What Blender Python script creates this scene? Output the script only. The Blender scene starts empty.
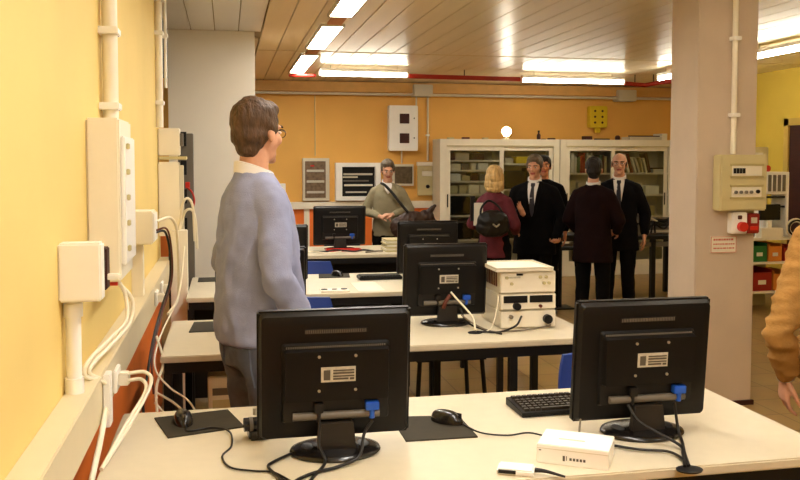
import bpy, bmesh, math, random
from mathutils import Vector, Matrix, noise, Quaternion
from mathutils.bvhtree import BVHTree
random.seed(7)
PI = math.pi
SC = bpy.context.scene
COL = SC.collection

# ------------------------------------------------------------------ materials
def lin(c):
    r = []
    for v in c:
        v /= 255.0
        r.append(v / 12.92 if v <= 0.04045 else ((v + 0.055) / 1.055) ** 2.4)
    return (r[0], r[1], r[2], 1.0)

MC = {}
def mat(name, rgb, rough=0.6, metal=0.0, var=0.06, nscale=9.0, bump=0.0, bscale=60.0, emit=0.0, spec=0.4, stretch=None, coat=0.0):
    if name in MC: return MC[name]
    m = bpy.data.materials.new(name); m.use_nodes = True
    nt = m.node_tree; b = nt.nodes['Principled BSDF']
    tc = nt.nodes.new('ShaderNodeTexCoord')
    mp = nt.nodes.new('ShaderNodeMapping')
    if stretch: mp.inputs['Scale'].default_value = stretch
    nt.links.new(tc.outputs['Object'], mp.inputs['Vector'])
    n = nt.nodes.new('ShaderNodeTexNoise'); n.inputs['Scale'].default_value = nscale; n.inputs['Detail'].default_value = 4
    nt.links.new(mp.outputs['Vector'], n.inputs['Vector'])
    r = nt.nodes.new('ShaderNodeValToRGB')
    c = lin(rgb)
    r.color_ramp.elements[0].position = 0.3; r.color_ramp.elements[1].position = 0.7
    r.color_ramp.elements[0].color = tuple(x * (1 - var) for x in c[:3]) + (1,)
    r.color_ramp.elements[1].color = tuple(min(1, x * (1 + var)) for x in c[:3]) + (1,)
    nt.links.new(n.outputs['Fac'], r.inputs['Fac'])
    nt.links.new(r.outputs['Color'], b.inputs['Base Color'])
    b.inputs['Roughness'].default_value = rough; b.inputs['Metallic'].default_value = metal
    b.inputs['Specular IOR Level'].default_value = spec
    if coat: b.inputs['Coat Weight'].default_value = coat
    if bump:
        n2 = nt.nodes.new('ShaderNodeTexNoise'); n2.inputs['Scale'].default_value = bscale; n2.inputs['Detail'].default_value = 3
        nt.links.new(mp.outputs['Vector'], n2.inputs['Vector'])
        bp = nt.nodes.new('ShaderNodeBump'); bp.inputs['Strength'].default_value = bump; bp.inputs['Distance'].default_value = 0.01
        nt.links.new(n2.outputs['Fac'], bp.inputs['Height']); nt.links.new(bp.outputs['Normal'], b.inputs['Normal'])
    if emit:
        b.inputs['Emission Color'].default_value = c; b.inputs['Emission Strength'].default_value = emit
    MC[name] = m
    return m

def floor_mat():
    m = bpy.data.materials.new('floor_tiles'); m.use_nodes = True
    nt = m.node_tree; b = nt.nodes['Principled BSDF']
    tc = nt.nodes.new('ShaderNodeTexCoord')
    br = nt.nodes.new('ShaderNodeTexBrick'); br.offset = 0.0
    br.inputs['Scale'].default_value = 1.0; br.inputs['Brick Width'].default_value = 0.3; br.inputs['Row Height'].default_value = 0.3
    br.inputs['Mortar Size'].default_value = 0.004
    br.inputs['Color1'].default_value = lin((172, 140, 84)); br.inputs['Color2'].default_value = lin((164, 132, 78)); br.inputs['Mortar'].default_value = lin((120, 95, 58))
    nt.links.new(tc.outputs['Object'], br.inputs['Vector'])
    n = nt.nodes.new('ShaderNodeTexNoise'); n.inputs['Scale'].default_value = 6; n.inputs['Detail'].default_value = 6
    nt.links.new(tc.outputs['Object'], n.inputs['Vector'])
    mx = nt.nodes.new('ShaderNodeMix'); mx.data_type = 'RGBA'; mx.blend_type = 'MULTIPLY'; mx.inputs[0].default_value = 0.25
    nt.links.new(br.outputs['Color'], mx.inputs[6]); nt.links.new(n.outputs['Color'], mx.inputs[7])
    nt.links.new(mx.outputs[2], b.inputs['Base Color']); b.inputs['Roughness'].default_value = 0.35
    return m

def glass_mat():
    m = bpy.data.materials.new('cabinet_glass'); m.use_nodes = True
    nt = m.node_tree; nt.nodes.remove(nt.nodes['Principled BSDF'])
    out = nt.nodes['Material Output']
    t = nt.nodes.new('ShaderNodeBsdfTransparent'); t.inputs['Color'].default_value = (0.93, 0.95, 0.93, 1)
    g = nt.nodes.new('ShaderNodeBsdfGlossy'); g.inputs['Roughness'].default_value = 0.03
    f = nt.nodes.new('ShaderNodeFresnel'); f.inputs['IOR'].default_value = 1.45
    mx = nt.nodes.new('ShaderNodeMixShader')
    nt.links.new(f.outputs[0], mx.inputs[0]); nt.links.new(t.outputs[0], mx.inputs[1]); nt.links.new(g.outputs[0], mx.inputs[2])
    nt.links.new(mx.outputs[0], out.inputs['Surface'])
    return m

M = dict(
    wall=mat('wall_paint', (237, 208, 130), 0.75, var=0.03, nscale=2.5, bump=0.05, bscale=90),
    wall_far=mat('far_wall_paint', (238, 182, 92), 0.7, var=0.03, nscale=2.5, bump=0.05, bscale=90),
    wall_right=mat('right_wall_paint', (238, 206, 82), 0.7, var=0.03, nscale=2.5, bump=0.05, bscale=90),
    orange=mat('orange_dado_paint', (238, 124, 46), 0.55, var=0.07, nscale=5),
    cream=mat('cream_plastic', (244, 235, 214), 0.45, var=0.02),
    white=mat('white_plastic', (250, 246, 238), 0.4, var=0.02),
    greycream=mat('grey_cream_metal', (214, 204, 180), 0.45, var=0.03),
    pillar=mat('pillar_plaster', (205, 186, 164), 0.8, var=0.04, nscale=5, bump=0.08, bscale=70),
    pillar_w=mat('pillar_plaster_white', (250, 241, 224), 0.8, var=0.02, nscale=3, bump=0.05, bscale=70),
    ceil_tan=mat('tan_metal_slats', (240, 222, 186), 0.30, 0.1, var=0.05, nscale=1.5, stretch=(6, .5, 1), spec=0.5),
    ceil_white=mat('white_metal_slats', (250, 243, 232), 0.4, 0.1, var=0.03, nscale=2),
    dark=mat('recess_shade', (26, 20, 15), 0.9),
    desk=mat('desk_laminate', (214, 202, 176), 0.38, var=0.02, nscale=25, spec=0.35),
    black=mat('black_frame_metal', (20, 18, 17), 0.45, spec=0.3),
    plastic=mat('black_monitor_plastic', (17, 14, 12), 0.42, var=0.10, bump=0.10, bscale=500, spec=0.25),
    plastic2=mat('glossy_black_plastic', (24, 20, 18), 0.22, var=0.08, spec=0.5),
    grey=mat('grey_plastic', (112, 104, 92), 0.4),
    silver=mat('silver_label', (205, 198, 180), 0.4, 0.2, var=0.12, nscale=90),
    screw=mat('bright_screw', (210, 205, 190), 0.3, 0.8),
    blue=mat('blue_plug', (36, 92, 200), 0.4),
    bluefab=mat('blue_chair_plastic', (34, 62, 138), 0.5, bump=0.1, bscale=200),
    navyfab=mat('dark_chair_fabric', (24, 22, 30), 0.9),
    glass=glass_mat(),
    tube=mat('lamp_tube', (255, 249, 232), 0.5, emit=14.0, var=0.0),
    panel_boost=mat('flash_boost_diffuser', (255, 250, 240), 0.5, emit=24.0, var=0.0),  # extra emission on the unseen near panels stands in for camera flash
    panel_l=mat('lamp_diffuser', (255, 250, 240), 0.5, emit=18.0, var=0.0),
    glint=mat('glint_glow', (255, 246, 225), 0.5, emit=40.0, var=0.0),
    redpipe=mat('red_pipe_paint', (176, 44, 30), 0.45),
    red=mat('red_plastic', (206, 44, 30), 0.35),
    darkred=mat('dark_red_plastic', (150, 30, 24), 0.4),
    yellow=mat('yellow_plastic', (226, 196, 40), 0.45),
    green=mat('green_plastic', (40, 112, 52), 0.5),
    brown=mat('dark_brown_wood', (64, 26, 18), 0.5, var=0.15, nscale=6, stretch=(1, 1, 8)),
    beige=mat('beige_panel', (206, 192, 142), 0.5, var=0.03),
    paper=mat('paper', (236, 228, 206), 0.8, var=0.02),
    skin=mat('skin', (212, 156, 124), 0.5, var=0.06, nscale=30, bump=0.03, bscale=300),
    skin2=mat('skin_tan', (196, 128, 88), 0.5, var=0.06, nscale=30),
    lip=mat('lip_skin', (170, 84, 70), 0.45),
    eye=mat('eye', (40, 28, 22), 0.2),
    rubber=mat('mousepad_cloth', (50, 43, 28), 0.85, var=0.1, nscale=40),
    floor=floor_mat(),
    copper=mat('brown_cable', (92, 40, 22), 0.5),
    wcable=mat('white_cable', (240, 230, 205), 0.45, var=0.02),
    bcable=mat('black_cable', (22, 18, 16), 0.45),
    gcable=mat('grey_cable', (120, 108, 90), 0.5),
    rcable=mat('red_cable', (190, 50, 30), 0.5),
)

# ------------------------------------------------------------------ mesh helpers
def box(bm, x0, x1, y0, y1, z0, z1, bev=0.0, mx=None):
    b = bmesh.new()
    vs = [b.verts.new((x, y, z)) for z in (z0, z1) for y in (y0, y1) for x in (x0, x1)]
    for f in ((0, 2, 3, 1), (4, 5, 7, 6), (0, 1, 5, 4), (2, 6, 7, 3), (0, 4, 6, 2), (1, 3, 7, 5)):
        b.faces.new([vs[i] for i in f])
    if bev:
        bmesh.ops.bevel(b, geom=b.edges[:], offset=bev, segments=2, affect='EDGES', clamp_overlap=True)
    if mx: b.transform(mx)
    tmp = bpy.data.meshes.new('t'); b.to_mesh(tmp); b.free(); bm.from_mesh(tmp); bpy.data.meshes.remove(tmp)

def loft(bm, rings, caps=True):
    """rings: list of lists of Vector (same count)"""
    vr = [[bm.verts.new(p) for p in r] for r in rings]
    n = len(vr[0])
    for a, b in zip(vr, vr[1:]):
        for i in range(n):
            bm.faces.new((a[i], a[(i + 1) % n], b[(i + 1) % n], b[i]))
    if caps:
        bm.faces.new(list(reversed(vr[0]))); bm.faces.new(vr[-1])

def cyl(bm, c, r, h, axis='Z', n=24, ry=None, r2=None, mx=None):
    ry = r if ry is None else ry
    k = 1 if r2 is None else r2 / r
    rings = []
    for t, s in ((0, 1), (1, k)):
        ring = []
        for i in range(n):
            a = 2 * PI * i / n
            u, v, w = r * s * math.cos(a), ry * s * math.sin(a), h * t
            p = Vector((u, v, w)) if axis == 'Z' else (Vector((w, u, v)) if axis == 'X' else Vector((v, w, u)))
            p = p + Vector(c)
            ring.append(mx @ p if mx else p)
        rings.append(ring)
    loft(bm, rings)

def lathe(bm, prof, c=(0, 0, 0), n=24, sx=1, sy=1):
    loft(bm, [[Vector((c[0] + r * sx * math.cos(2 * PI * i / n), c[1] + r * sy * math.sin(2 * PI * i / n), c[2] + z)) for i in range(n)] for r, z in prof])

def crom(pts, k=6):
    pts = [Vector(p) for p in pts]
    if len(pts) < 3: return pts
    P = [2 * pts[0] - pts[1]] + pts + [2 * pts[-1] - pts[-2]]
    out = []
    for i in range(1, len(P) - 2):
        for j in range(k):
            t = j / k
            a, b, c, d = P[i - 1], P[i], P[i + 1], P[i + 2]
            out.append(0.5 * ((2 * b) + (c - a) * t + (2 * a - 5 * b + 4 * c - d) * t * t + (3 * b - a - 3 * c + d) * t ** 3))
    out.append(pts[-1]); return out

def tube(bm, pts, r, n=8, smooth=True, k=6):
    P = crom(pts, k) if smooth else [Vector(p) for p in pts]
    R = r if isinstance(r, (list, tuple)) else None
    rings = []; prev = None
    for i, p in enumerate(P):
        t = (P[min(i + 1, len(P) - 1)] - P[max(i - 1, 0)])
        t = t.normalized() if t.length > 1e-9 else Vector((0, 0, 1))
        if prev is None:
            up = Vector((0, 0, 1)) if abs(t.z) < 0.9 else Vector((1, 0, 0))
            s = t.cross(up).normalized()
        else:
            s = (prev - t * prev.dot(t)); s = s.normalized() if s.length > 1e-6 else t.orthogonal().normalized()
        prev = s; q = t.cross(s)
        rr = r if R is None else R[0] + (R[-1] - R[0]) * i / (len(P) - 1)
        rings.append([p + s * rr * math.cos(2 * PI * j / n) + q * rr * math.sin(2 * PI * j / n) for j in range(n)])
    loft(bm, rings)

def ell(bm, c, r, mx=None, n=16):
    b = bmesh.new()
    bmesh.ops.create_uvsphere(b, u_segments=n, v_segments=max(8, n // 2 + 2), radius=1.0)
    m = Matrix.Translation(Vector(c)) @ Matrix.Diagonal((r[0], r[1], r[2], 1))
    if mx: m = mx @ m
    b.transform(m)
    tmp = bpy.data.meshes.new('t'); b.to_mesh(tmp); b.free(); bm.from_mesh(tmp); bpy.data.meshes.remove(tmp)

def capsule(bm, a, b, ra, rb, n=14):
    """tapered capsule; ra/rb scalar"""
    a, b = Vector(a), Vector(b); d = (b - a)
    L = d.length; d = d.normalized() if L > 1e-6 else Vector((0, 0, 1))
    s = d.orthogonal().normalized(); q = d.cross(s)
    prof = []
    for i in range(1, 5):
        an = PI / 2 * i / 4; prof.append((-ra * math.cos(an), ra * math.sin(an)))
    for i in range(0, 4):
        an = PI / 2 * i / 4; prof.append((L + rb * math.sin(an), rb * math.cos(an)))
    loft(bm, [[a + d * t + (s * math.cos(2 * PI * j / n) + q * math.sin(2 * PI * j / n)) * max(r, 1e-4) for j in range(n)] for t, r in prof])

def empty(name, loc=(0, 0, 0), rotz=0.0, label=None, cat=None, group=None):
    o = bpy.data.objects.new(name, None); COL.objects.link(o)
    o.location = loc; o.rotation_euler = (0, 0, rotz); o.empty_display_size = 0.05
    if label: o['label'] = label
    if cat: o['category'] = cat
    if group: o['group'] = group
    return o

def obj(name, bm, m, parent=None, smooth=False, loc=None, rotz=None, label=None, cat=None, group=None, kind=None, angle=35):
    me = bpy.data.meshes.new(name)
    bmesh.ops.recalc_face_normals(bm, faces=bm.faces[:])
    bm.to_mesh(me); bm.free()
    if not isinstance(m, (list, tuple)): m = [m]
    for x in m: me.materials.append(x)
    if smooth:
        me.polygons.foreach_set('use_smooth', [True] * len(me.polygons))
        if angle:
            me.set_sharp_from_angle(angle=math.radians(angle))
    o = bpy.data.objects.new(name, me); COL.objects.link(o)
    if parent: o.parent = parent
    if loc: o.location = loc
    if rotz is not None: o.rotation_euler = (0, 0, rotz)
    if label: o['label'] = label
    if cat: o['category'] = cat
    if group: o['group'] = group
    if kind: o['kind'] = kind
    return o

def B(name, m, args, parent=None, **kw):
    bev = kw.pop('bev', 0.0)
    bm = bmesh.new(); boxes = args if isinstance(args[0], (tuple, list)) else [args]
    for a in boxes: box(bm, *a, bev=bev)
    return obj(name, bm, m, parent, **kw)

def T(name, m, pts, r, parent=None, **kw):
    bm = bmesh.new(); sm = kw.pop('crv', True)
    ll = pts if isinstance(pts[0][0], (tuple, list)) else [pts]
    for p in ll: tube(bm, p, r, n=kw.get('n', 8), smooth=sm)
    kw.pop('n', None)
    return obj(name, bm, m, parent, smooth=True, angle=50, **kw)

def C(name, m, c, r, h, axis='Z', parent=None, n=24, ry=None, r2=None, **kw):
    bm = bmesh.new(); cyl(bm, c, r, h, axis, n, ry, r2)
    return obj(name, bm, m, parent, smooth=True, **kw)

def dup(root, loc=None, rotz=None, label=None, group=None):
    r = root.copy(); COL.objects.link(r)
    if loc is not None: r.location = loc
    if rotz is not None: r.rotation_euler = (0, 0, rotz)
    if label: r['label'] = label
    if group: r['group'] = group
    for ch in list(root.children):
        c = ch.copy(); COL.objects.link(c); c.parent = r
        for g in list(ch.children):
            d = g.copy(); COL.objects.link(d); d.parent = c
    return r

def S(name, m, args, **kw): return B(name, m, args, kind='structure', **kw)

# ------------------------------------------------------------------ the room
CZ = 2.60; WX = -0.42; FY = 11.1; RX = 6.27; BY = -2.6
S('floor', M['floor'], (-1.3, RX + .1, BY, FY + .1, -0.1, 0))
S('wall_left', M['wall'], (WX - .1, WX, BY, 5.55, 0.83, CZ))
S('wall_left_dado', M['orange'], (WX - .1, WX, BY, 5.55, 0, 0.83)).name = 'wall_left_lower'
# dado trunking on the left wall
bm = bmesh.new(); box(bm, WX, WX + .07, BY, 5.5, .815, .94, bev=.003)
obj('trim_1', bm, mat('dado_trunking_plastic', (222, 208, 174), 0.45, var=0.02), kind='structure')
S('wall_left_recess', M['dark'], (-1.05, -.95, 5.4, FY, 0, CZ + .3))  # near-black colour holds the shade of the open recess
S('wall_left_end', M['wall'], (-.95, WX - .1, 5.45, 5.55, 0, CZ + .2))
bm = bmesh.new(); box(bm, -.95, RX, FY, FY + .1, .94, CZ)
obj('wall_back', bm, M['wall_far'], kind='structure')
S('wall_back_lower', M['orange'], (-.95, 3.0, FY, FY + .1, 0, .94))
S('wall_back_lower_right', M['wall_far'], (3.0, RX, FY, FY + .1, 0, .94))
S('wall_right', M['wall_right'], (RX, RX + .1, BY, FY, 0, CZ))
S('wall_front', M['wall'], (-.52, RX, BY - .1, BY, 0, CZ))
# back wall trims: cornice, dado trunking, white uprights
S('trim_2', mat('cornice_paint', (222, 172, 98), 0.6), (.23, RX, FY - .12, FY, 2.46, 2.59))
S('trim_3', M['cream'], (.2, 2.8, FY - .06, FY, .92, 1.015), bev=.004)
for i, x in enumerate((.99, 1.9, 2.72)):
    S('trim_%d' % (4 + i), M['cream'], (x, x + .07, FY - .03, FY, 0, .92))
S('baseboard_back', M['greycream'], (.2, RX, FY - .015, FY, 0, .08))
S('baseboard_right', M['greycream'], (RX - .015, RX, BY, FY - .02, 0, .08))
# ceiling slats
def slats(name, m, x0, x1, y0, y1, pitch=.187):
    bm = bmesh.new(); x = x0
    while x < x1 - .02:
        e = min(x + pitch - .007, x1)
        box(bm, x, e, y0, y1, CZ, CZ + .02, bev=.002); x += pitch
    o = obj(name, bm, m, kind='structure'); return o
slats('ceiling_left', M['ceil_white'], -.455, .28, BY, 7.0)
slats('ceiling', M['ceil_tan'], .293, RX, BY, FY)
slats('ceiling_back_left', M['ceil_tan'], -.455, .28, 7.45, FY)
S('ceiling_backing', mat('slat_gap_dark', (180, 154, 112), .8), (-.47, RX + .1, BY, FY + .1, CZ + .03, CZ + .06))
S('trim_8', mat('ceiling_seam', (226, 206, 160), .4), (.3, RX, 8.12, 8.15, CZ - .004, CZ))

# square white pillar on the left
bm = bmesh.new(); box(bm, -.455, .232, 7.0, 7.45, 0, CZ, bev=.004)
obj('wall_pillar_left', bm, M['pillar_w'], kind='structure')
# pillar on the right
bm = bmesh.new(); box(bm, 2.848, 3.255, 4.73, 5.06, 0, CZ, bev=.006)
obj('wall_pillar_right', bm, M['pillar'], kind='structure')
S('baseboard_pillar', M['brown'], (3.1, 3.265, 4.715, 4.73, 0, .03))

# door on the right wall
d = empty('door_1', (RX, 7.95, 0)); d['kind'] = 'structure'
B('door_leaf', M['brown'], (-.05, -.005, -.48, .48, 0, 1.95), d)
B('door_frame', mat('door_frame_paint', (214, 180, 84), .5), [(-.07, 0, -.56, -.48, 0, 2.03), (-.07, 0, .48, .56, 0, 2.03), (-.07, 0, -.56, .56, 1.95, 2.03)], d)
bm = bmesh.new(); cyl(bm, (-.11, -.40, 1.0), .012, .06, 'X'); tube(bm, [(-.11, -.40, 1.0), (-.11, -.28, 1.0)], .01, smooth=False)
obj('door_handle', bm, M['screw'], d, smooth=True)

# ------------------------------------------------------------------ ceiling lights
def lamp_panel(y0, y1, label):
    t = empty('ceiling_light', (.81, (y0 + y1) / 2, CZ), 0, label, 'ceiling light', 'light panels in a line along the ceiling')
    h = (y1 - y0) / 2
    B('frame', M['greycream'], [(-.095, -.078, -h - .015, h + .015, -.022, -.001), (.078, .095, -h - .015, h + .015, -.022, -.001), (-.078, .078, -h - .015, -h, -.022, -.001), (-.078, .078, h, h + .015, -.022, -.001)], t)
    B('diffuser', M['panel_boost'] if y1 < 2.5 else M['panel_l'], (-.077, .077, -h, h, -.016, -.001), t)
for y0, y1, l in ((8.3, 9.93, 'farthest flush light panel of the ceiling line, just left of the hanging tube'),
                  (6.5, 7.8, 'middle flush light panel of the ceiling line above the man in the blue sweater'),
                  (4.75, 6.05, 'nearest visible flush light panel, cut by the top of the photo'),
                  (2.9, 4.2, 'flush light panel above the second desk'), (1.0, 2.3, 'unseen flush light panel above the nearest desk, boosted in place of flash'),
                  (-1.0, .3, 'unseen flush light panel behind the nearest desk, boosted in place of flash')):
    lamp_panel(y0, y1, l)
B('ceiling_bracket', mat('orange_bracket', (206, 128, 66), .5), [(.76, .87, 7.82, 8.26, CZ - .012, CZ), (.76, .87, 6.09, 6.46, CZ - .012, CZ)],
  label='orange gap strips joining the flush light panels on the ceiling', cat='light strip')

def tube_light(x, y, z, L, rz, label):
    t = empty('fluorescent_lamp', (x, y, z), rz, label, 'fluorescent lamp', 'hanging fluorescent tubes under the ceiling')
    B('housing', M['white'], (-L / 2, L / 2, -.03, .03, .028, .06), t, bev=.003)
    B('end_cap', M['white'], (-L / 2 - .012, -L / 2 + .012, -.022, .022, -.022, .03), t, bev=.003)
    B('end_cap', M['white'], (L / 2 - .012, L / 2 + .012, -.022, .022, -.022, .03), t, bev=.003)
    C('tube', M['tube'], (-L / 2 + .012, 0, 0), .021, L - .024, 'X', t, n=16)
    for s in (-1, 1):
        T('hanger', M['greycream'], [(s * L * .38, 0, .055), (s * L * .38, 0, CZ - z)], .005, t, crv=False)
tube_light(1.50, 9.25, 2.505, .98, 0, 'hanging fluorescent tube on the left, in front of the white fuse panel')
tube_light(4.06, 9.47, 2.50, 1.30, 0, 'hanging fluorescent tube in the middle above the glass cabinets')
tube_light(4.86, 8.25, 2.49, 1.3, PI / 2, 'hanging fluorescent tube mostly behind the right pillar')
tube_light(4.75, 6.35, 2.50, 1.4, PI / 2, 'hanging fluorescent tube at the right edge beyond the pillar')
for y in (2.6, .4):
    tube_light(4.72, y, 2.50, 1.4, PI / 2, 'hanging fluorescent tube in the near right half of the room')
for y in (3.4, .6):
    tube_light(2.4, y, 2.50, 1.4, PI / 2, 'hanging fluorescent tube in the near middle of the room')

# red sprinkler pipe
def RP(pts, r, label):
    t = empty('red_pipe', pts[0], 0, label, 'pipe'); o = Vector(pts[0])
    T('pipe', M['redpipe'], [Vector(p) - o for p in pts], r, t, crv=False, n=12)
    for a, b in zip(pts, pts[1:]):
        c = (Vector(a) + Vector(b)) / 2 - o
        T('hanger', M['black'], [c, (c.x, c.y, CZ - o.z)], .006, t, crv=False)
RP([(2.0, 9.35, 2.51), (3.38, 9.45, 2.51)], .026, 'straight red pipe under the ceiling between the two hanging tubes')
RP([(4.74, 9.5, 2.49), (5.0, 9.5, 2.475), (5.15, 9.35, 2.50), (5.6, 9.3, 2.53)], .026, 'bent red pipe under the ceiling beside the right pillar')
RP([(.74, 10.05, 2.56), (1.0, 9.7, 2.53)], .02, 'short red pipe end beside the farthest flush light panel')
T('conduit', M['greycream'], [(.25, FY - .145, 2.43), (6.2, FY - .145, 2.43)], .018, crv=False, label='long grey conduit running along the top of the orange back wall', cat='conduit')

# ------------------------------------------------------------------ left wall equipment
def conduit(name, x, y, z0, z1, r, clamps, label, m=None):
    t = empty(name, (x, y, z0), 0, label, 'conduit')
    T('pipe', m or M['cream'], [(0, 0, 0), (0, 0, z1 - z0)], r, t, crv=False, n=16)
    for c in clamps:
        B('clamp', M['white'], (-r - .012, r + .006, -r - .02, r + .02, c - z0 - .012, c - z0 + .012), t, bev=.003)
    return t
conduit('wall_conduit', WX + .032, 3.04, 1.68, CZ, .026, (1.73, 1.985), 'thick cream conduit rising from the tall wall panel on the yellow wall')
conduit('wall_conduit', WX + .02, 5.34, 1.75, CZ, .024, (1.90, 2.32, 2.52), 'cream conduit at the far end of the yellow wall')
conduit('wall_conduit', WX + .055, 5.44, 2.0, CZ, .009, (2.32,), 'thin white pipe beside the cream conduit at the wall end', M['white'])

t = empty('distribution_panel', (WX, 2.70, 1.17), 0, 'tall cream electrical panel on the yellow left wall under the thick conduit', 'electrical panel')
B('body', M['cream'], (0, .098, 0, .32, 0, .505), t, bev=.006)
B('cover', M['white'], (.098, .112, .02, .30, .05, .45), t, bev=.004)
for z in (.09, .17, .25, .33, .41):
    B('latch', M['beige'], (.112, .122, .05, .075, z, z + .018), t, bev=.002)
B('cable_gland', M['rcable'], (.06, .085, .01, .035, -.012, .0), t)
t = empty('junction_box', (WX, 2.235, 1.185), 0, 'square white junction box low on the yellow wall, nearest to the camera', 'junction box')
B('body', M['white'], (0, .105, 0, .06, 0, .15), t, bev=.005)
B('back_plate', M['brown'], (0, .11, .062, .12, .02, .13), t, bev=.003)
B('connector', M['cream'], (.1, .14, .07, .1, .045, .06), t, bev=.003)
t = empty('vertical_trunking', (WX, 2.29, .94), 0, 'short white vertical duct below the nearest junction box', 'duct')
C('duct', M['white'], (.026, 0, .0), .019, .244, 'Z', t)
C('collar', M['white'], (.026, 0, .20), .024, .035, 'Z', t)
C('collar', M['white'], (.026, 0, .0), .024, .04, 'Z', t)
t = empty('junction_box', (WX, 3.80, 1.18), 0, 'square cream junction box midway along the yellow wall behind the tall panel', 'junction box')
B('body', M['cream'], (0, .10, 0, .18, 0, .145), t, bev=.005)
B('lid', M['white'], (.1, .108, .01, .17, .01, .135), t, bev=.003)
B('vertical_trunking', M['cream'], (WX, WX + .05, 3.88, 3.94, .94, 1.178), bev=.003, label='slim cream duct below the middle junction box', cat='duct')

# cluster at the wall end
t = empty('switch_box', (WX + .003, 5.42, 1.58), 0, 'cream switch box at the far corner of the yellow wall below the conduits', 'switch box')
B('body', M['cream'], (0, .13, 0, .12, 0, .17), t, bev=.005)
B('rail', M['beige'], (-.0, .17, .0, .13, -.025, -.005), t, bev=.003)
B('switch', M['grey'], (.13, .15, .02, .08, .06, .14), t, bev=.002)
t = empty('vertical_duct', (WX + .003, 5.40, 1.08), 0, 'wide pale duct below the corner switch box', 'duct')
B('duct', M['cream'], (0, .125, 0, .12, 0, .46), t, bev=.004)
B('side_strip', M['greycream'], (.125, .15, .02, .1, .0, .44), t, bev=.003)
t = empty('relay_rack', (-.335, 6.08, 0), 0, 'narrow dark grey metal rack with red wiring between duct and white pillar', 'rack')
B('body', M['grey'], (0, .105, 0, .1, 0, 1.74), t, bev=.004)
for z in (1.05, 1.25, 1.45, 1.65):
    B('module', M['black'], (.02, .06, -.02, 0, z, z + .1), t)
B('terminal', M['red'], (.05, .08, -.02, 0, 1.36, 1.40), t)
t = empty('cable_cabinet', (-.343, 5.30, .0), 0, 'slim cream upright duct standing on the floor at the wall corner', 'duct')
B('body', M['cream'], (0, .10, 0, .1, 0, 1.12), t, bev=.004)
B('slot', M['black'], (-.012, 0, .01, .03, .62, .98), t)
# sockets
def wall_socket(y, z, label):
    t = empty('wall_socket', (WX + .071, y, z), 0, label, 'socket', 'white sockets on the left wall trunking')
    B('plate', M['white'], (0, .012, -.05, .05, -.035, .035), t, bev=.003)
    B('plug', M['cream'], (.012, .045, -.02, .02, -.02, .02), t, bev=.004)
wall_socket(2.72, .865, 'white socket with plug on the trunking beside the nearest desk')
wall_socket(4.25, .875, 'white socket on the trunking beside the second desk')
wall_socket(4.6, .80 + .07, 'white socket on the trunking behind the second desk')

# wall cables
fx = WX + .085
T('cable', M['wcable'], [[(-.33, 2.72, 1.165), (-.315, 2.74, 1.12), (-.31, 2.70, 1.05), (-.345, 2.55, 1.02), (-.38, 2.42, .99), (-.385, 2.40, .955), (-.344, 2.46, .92), (-.342, 2.5, .87), (-.342, 2.36, .80), (-.342, 2.1, .70), (-.342, 1.9, .5)],
                         [(-.335, 2.73, 1.165), (-.30, 2.78, 1.10), (-.305, 2.74, 1.035), (-.335, 2.60, 1.005), (-.37, 2.44, .98), (-.375, 2.42, .955), (-.342, 2.48, .915), (-.341, 2.51, .87), (-.341, 2.37, .79), (-.341, 2.1, .69), (-.341, 1.9, .49)]],
  .0065, label='pair of white cables looping from the tall panel down over the trunking', cat='cable')
T('cable', M['wcable'], [[(-.305, 2.70, .885), (-.255, 2.70, .885), (-.235, 2.66, .86), (-.27, 2.52, .80), (-.325, 2.3, .74)],
                         [(-.305, 2.69, .865), (-.265, 2.69, .865), (-.25, 2.64, .84), (-.29, 2.48, .79), (-.33, 2.28, .735)]],
  .006, label='white plug leads looping down from the socket beside the nearest desk', cat='cable')
B('vertical_trunking', M['white'], (WX + .072, WX + .09, 2.46, 2.52, .79, .94), bev=.002, label='flat white duct over the trunking near the nearest socket', cat='duct')
T('cable', M['bcable'], [(-.315, 3.90, 1.225), (-.28, 3.98, 1.22), (-.265, 4.05, 1.12), (-.27, 4.1, .98), (-.30, 3.95, .87), (-.315, 3.72, .79), (-.32, 3.5, .70), (-.33, 3.4, .55), (-.26, 3.45, .45)], .0055,
  label='black cable hanging from the middle junction box down past the dado', cat='cable')
T('cable', M['copper'], [(-.315, 3.89, 1.235), (-.27, 3.95, 1.235), (-.255, 4.02, 1.13), (-.26, 4.08, .98), (-.292, 3.93, .865), (-.307, 3.7, .78), (-.31, 3.55, .72), (-.30, 3.5, .60)], .0045,
  label='reddish brown cable beside the black cable on the left wall', cat='cable')
T('cable', M['wcable'], [(-.315, 3.96, 1.27), (-.26, 4.05, 1.28), (-.24, 4.2, 1.2), (-.24, 4.3, 1.0), (-.25, 4.35, .85), (-.28, 4.1, .82)], .007,
  label='white cable arching from the middle junction box', cat='cable')
T('cable', M['wcable'], [(-.30, 3.68, .80), (-.27, 3.62, .70), (-.29, 3.5, .62), (-.28, 3.45, .48)], .006, label='white cable tied to the black one below the trunking', cat='cable')
T('cable', M['wcable'], [[(-.29, 5.38, 1.12), (-.25, 5.30, 1.24), (-.20, 5.32, 1.22), (-.185, 5.38, 1.0)], [(-.3, 5.36, 1.08), (-.26, 5.28, 1.30), (-.21, 5.3, 1.28), (-.2, 5.36, 1.05)]], .008, label='white cables looping at the corner duct', cat='cable')
T('cable', M['rcable'], [(-.27, 6.05, 1.36), (-.24, 6.03, 1.33), (-.225, 6.03, 1.27), (-.24, 6.05, 1.20)], .007, label='red wires on the grey rack beside the white pillar', cat='cable')
T('cable', M['wcable'], [(-.22, 4.5, 1.1), (-.235, 4.2, .9), (-.30, 3.9, .76), (-.30, 3.56, .70), (-.24, 3.52, .62), (-.16, 3.5, .56), (-.10, 3.48, .45)], .004, label='thin white lead hanging in front of the second desk', cat='cable')
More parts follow.
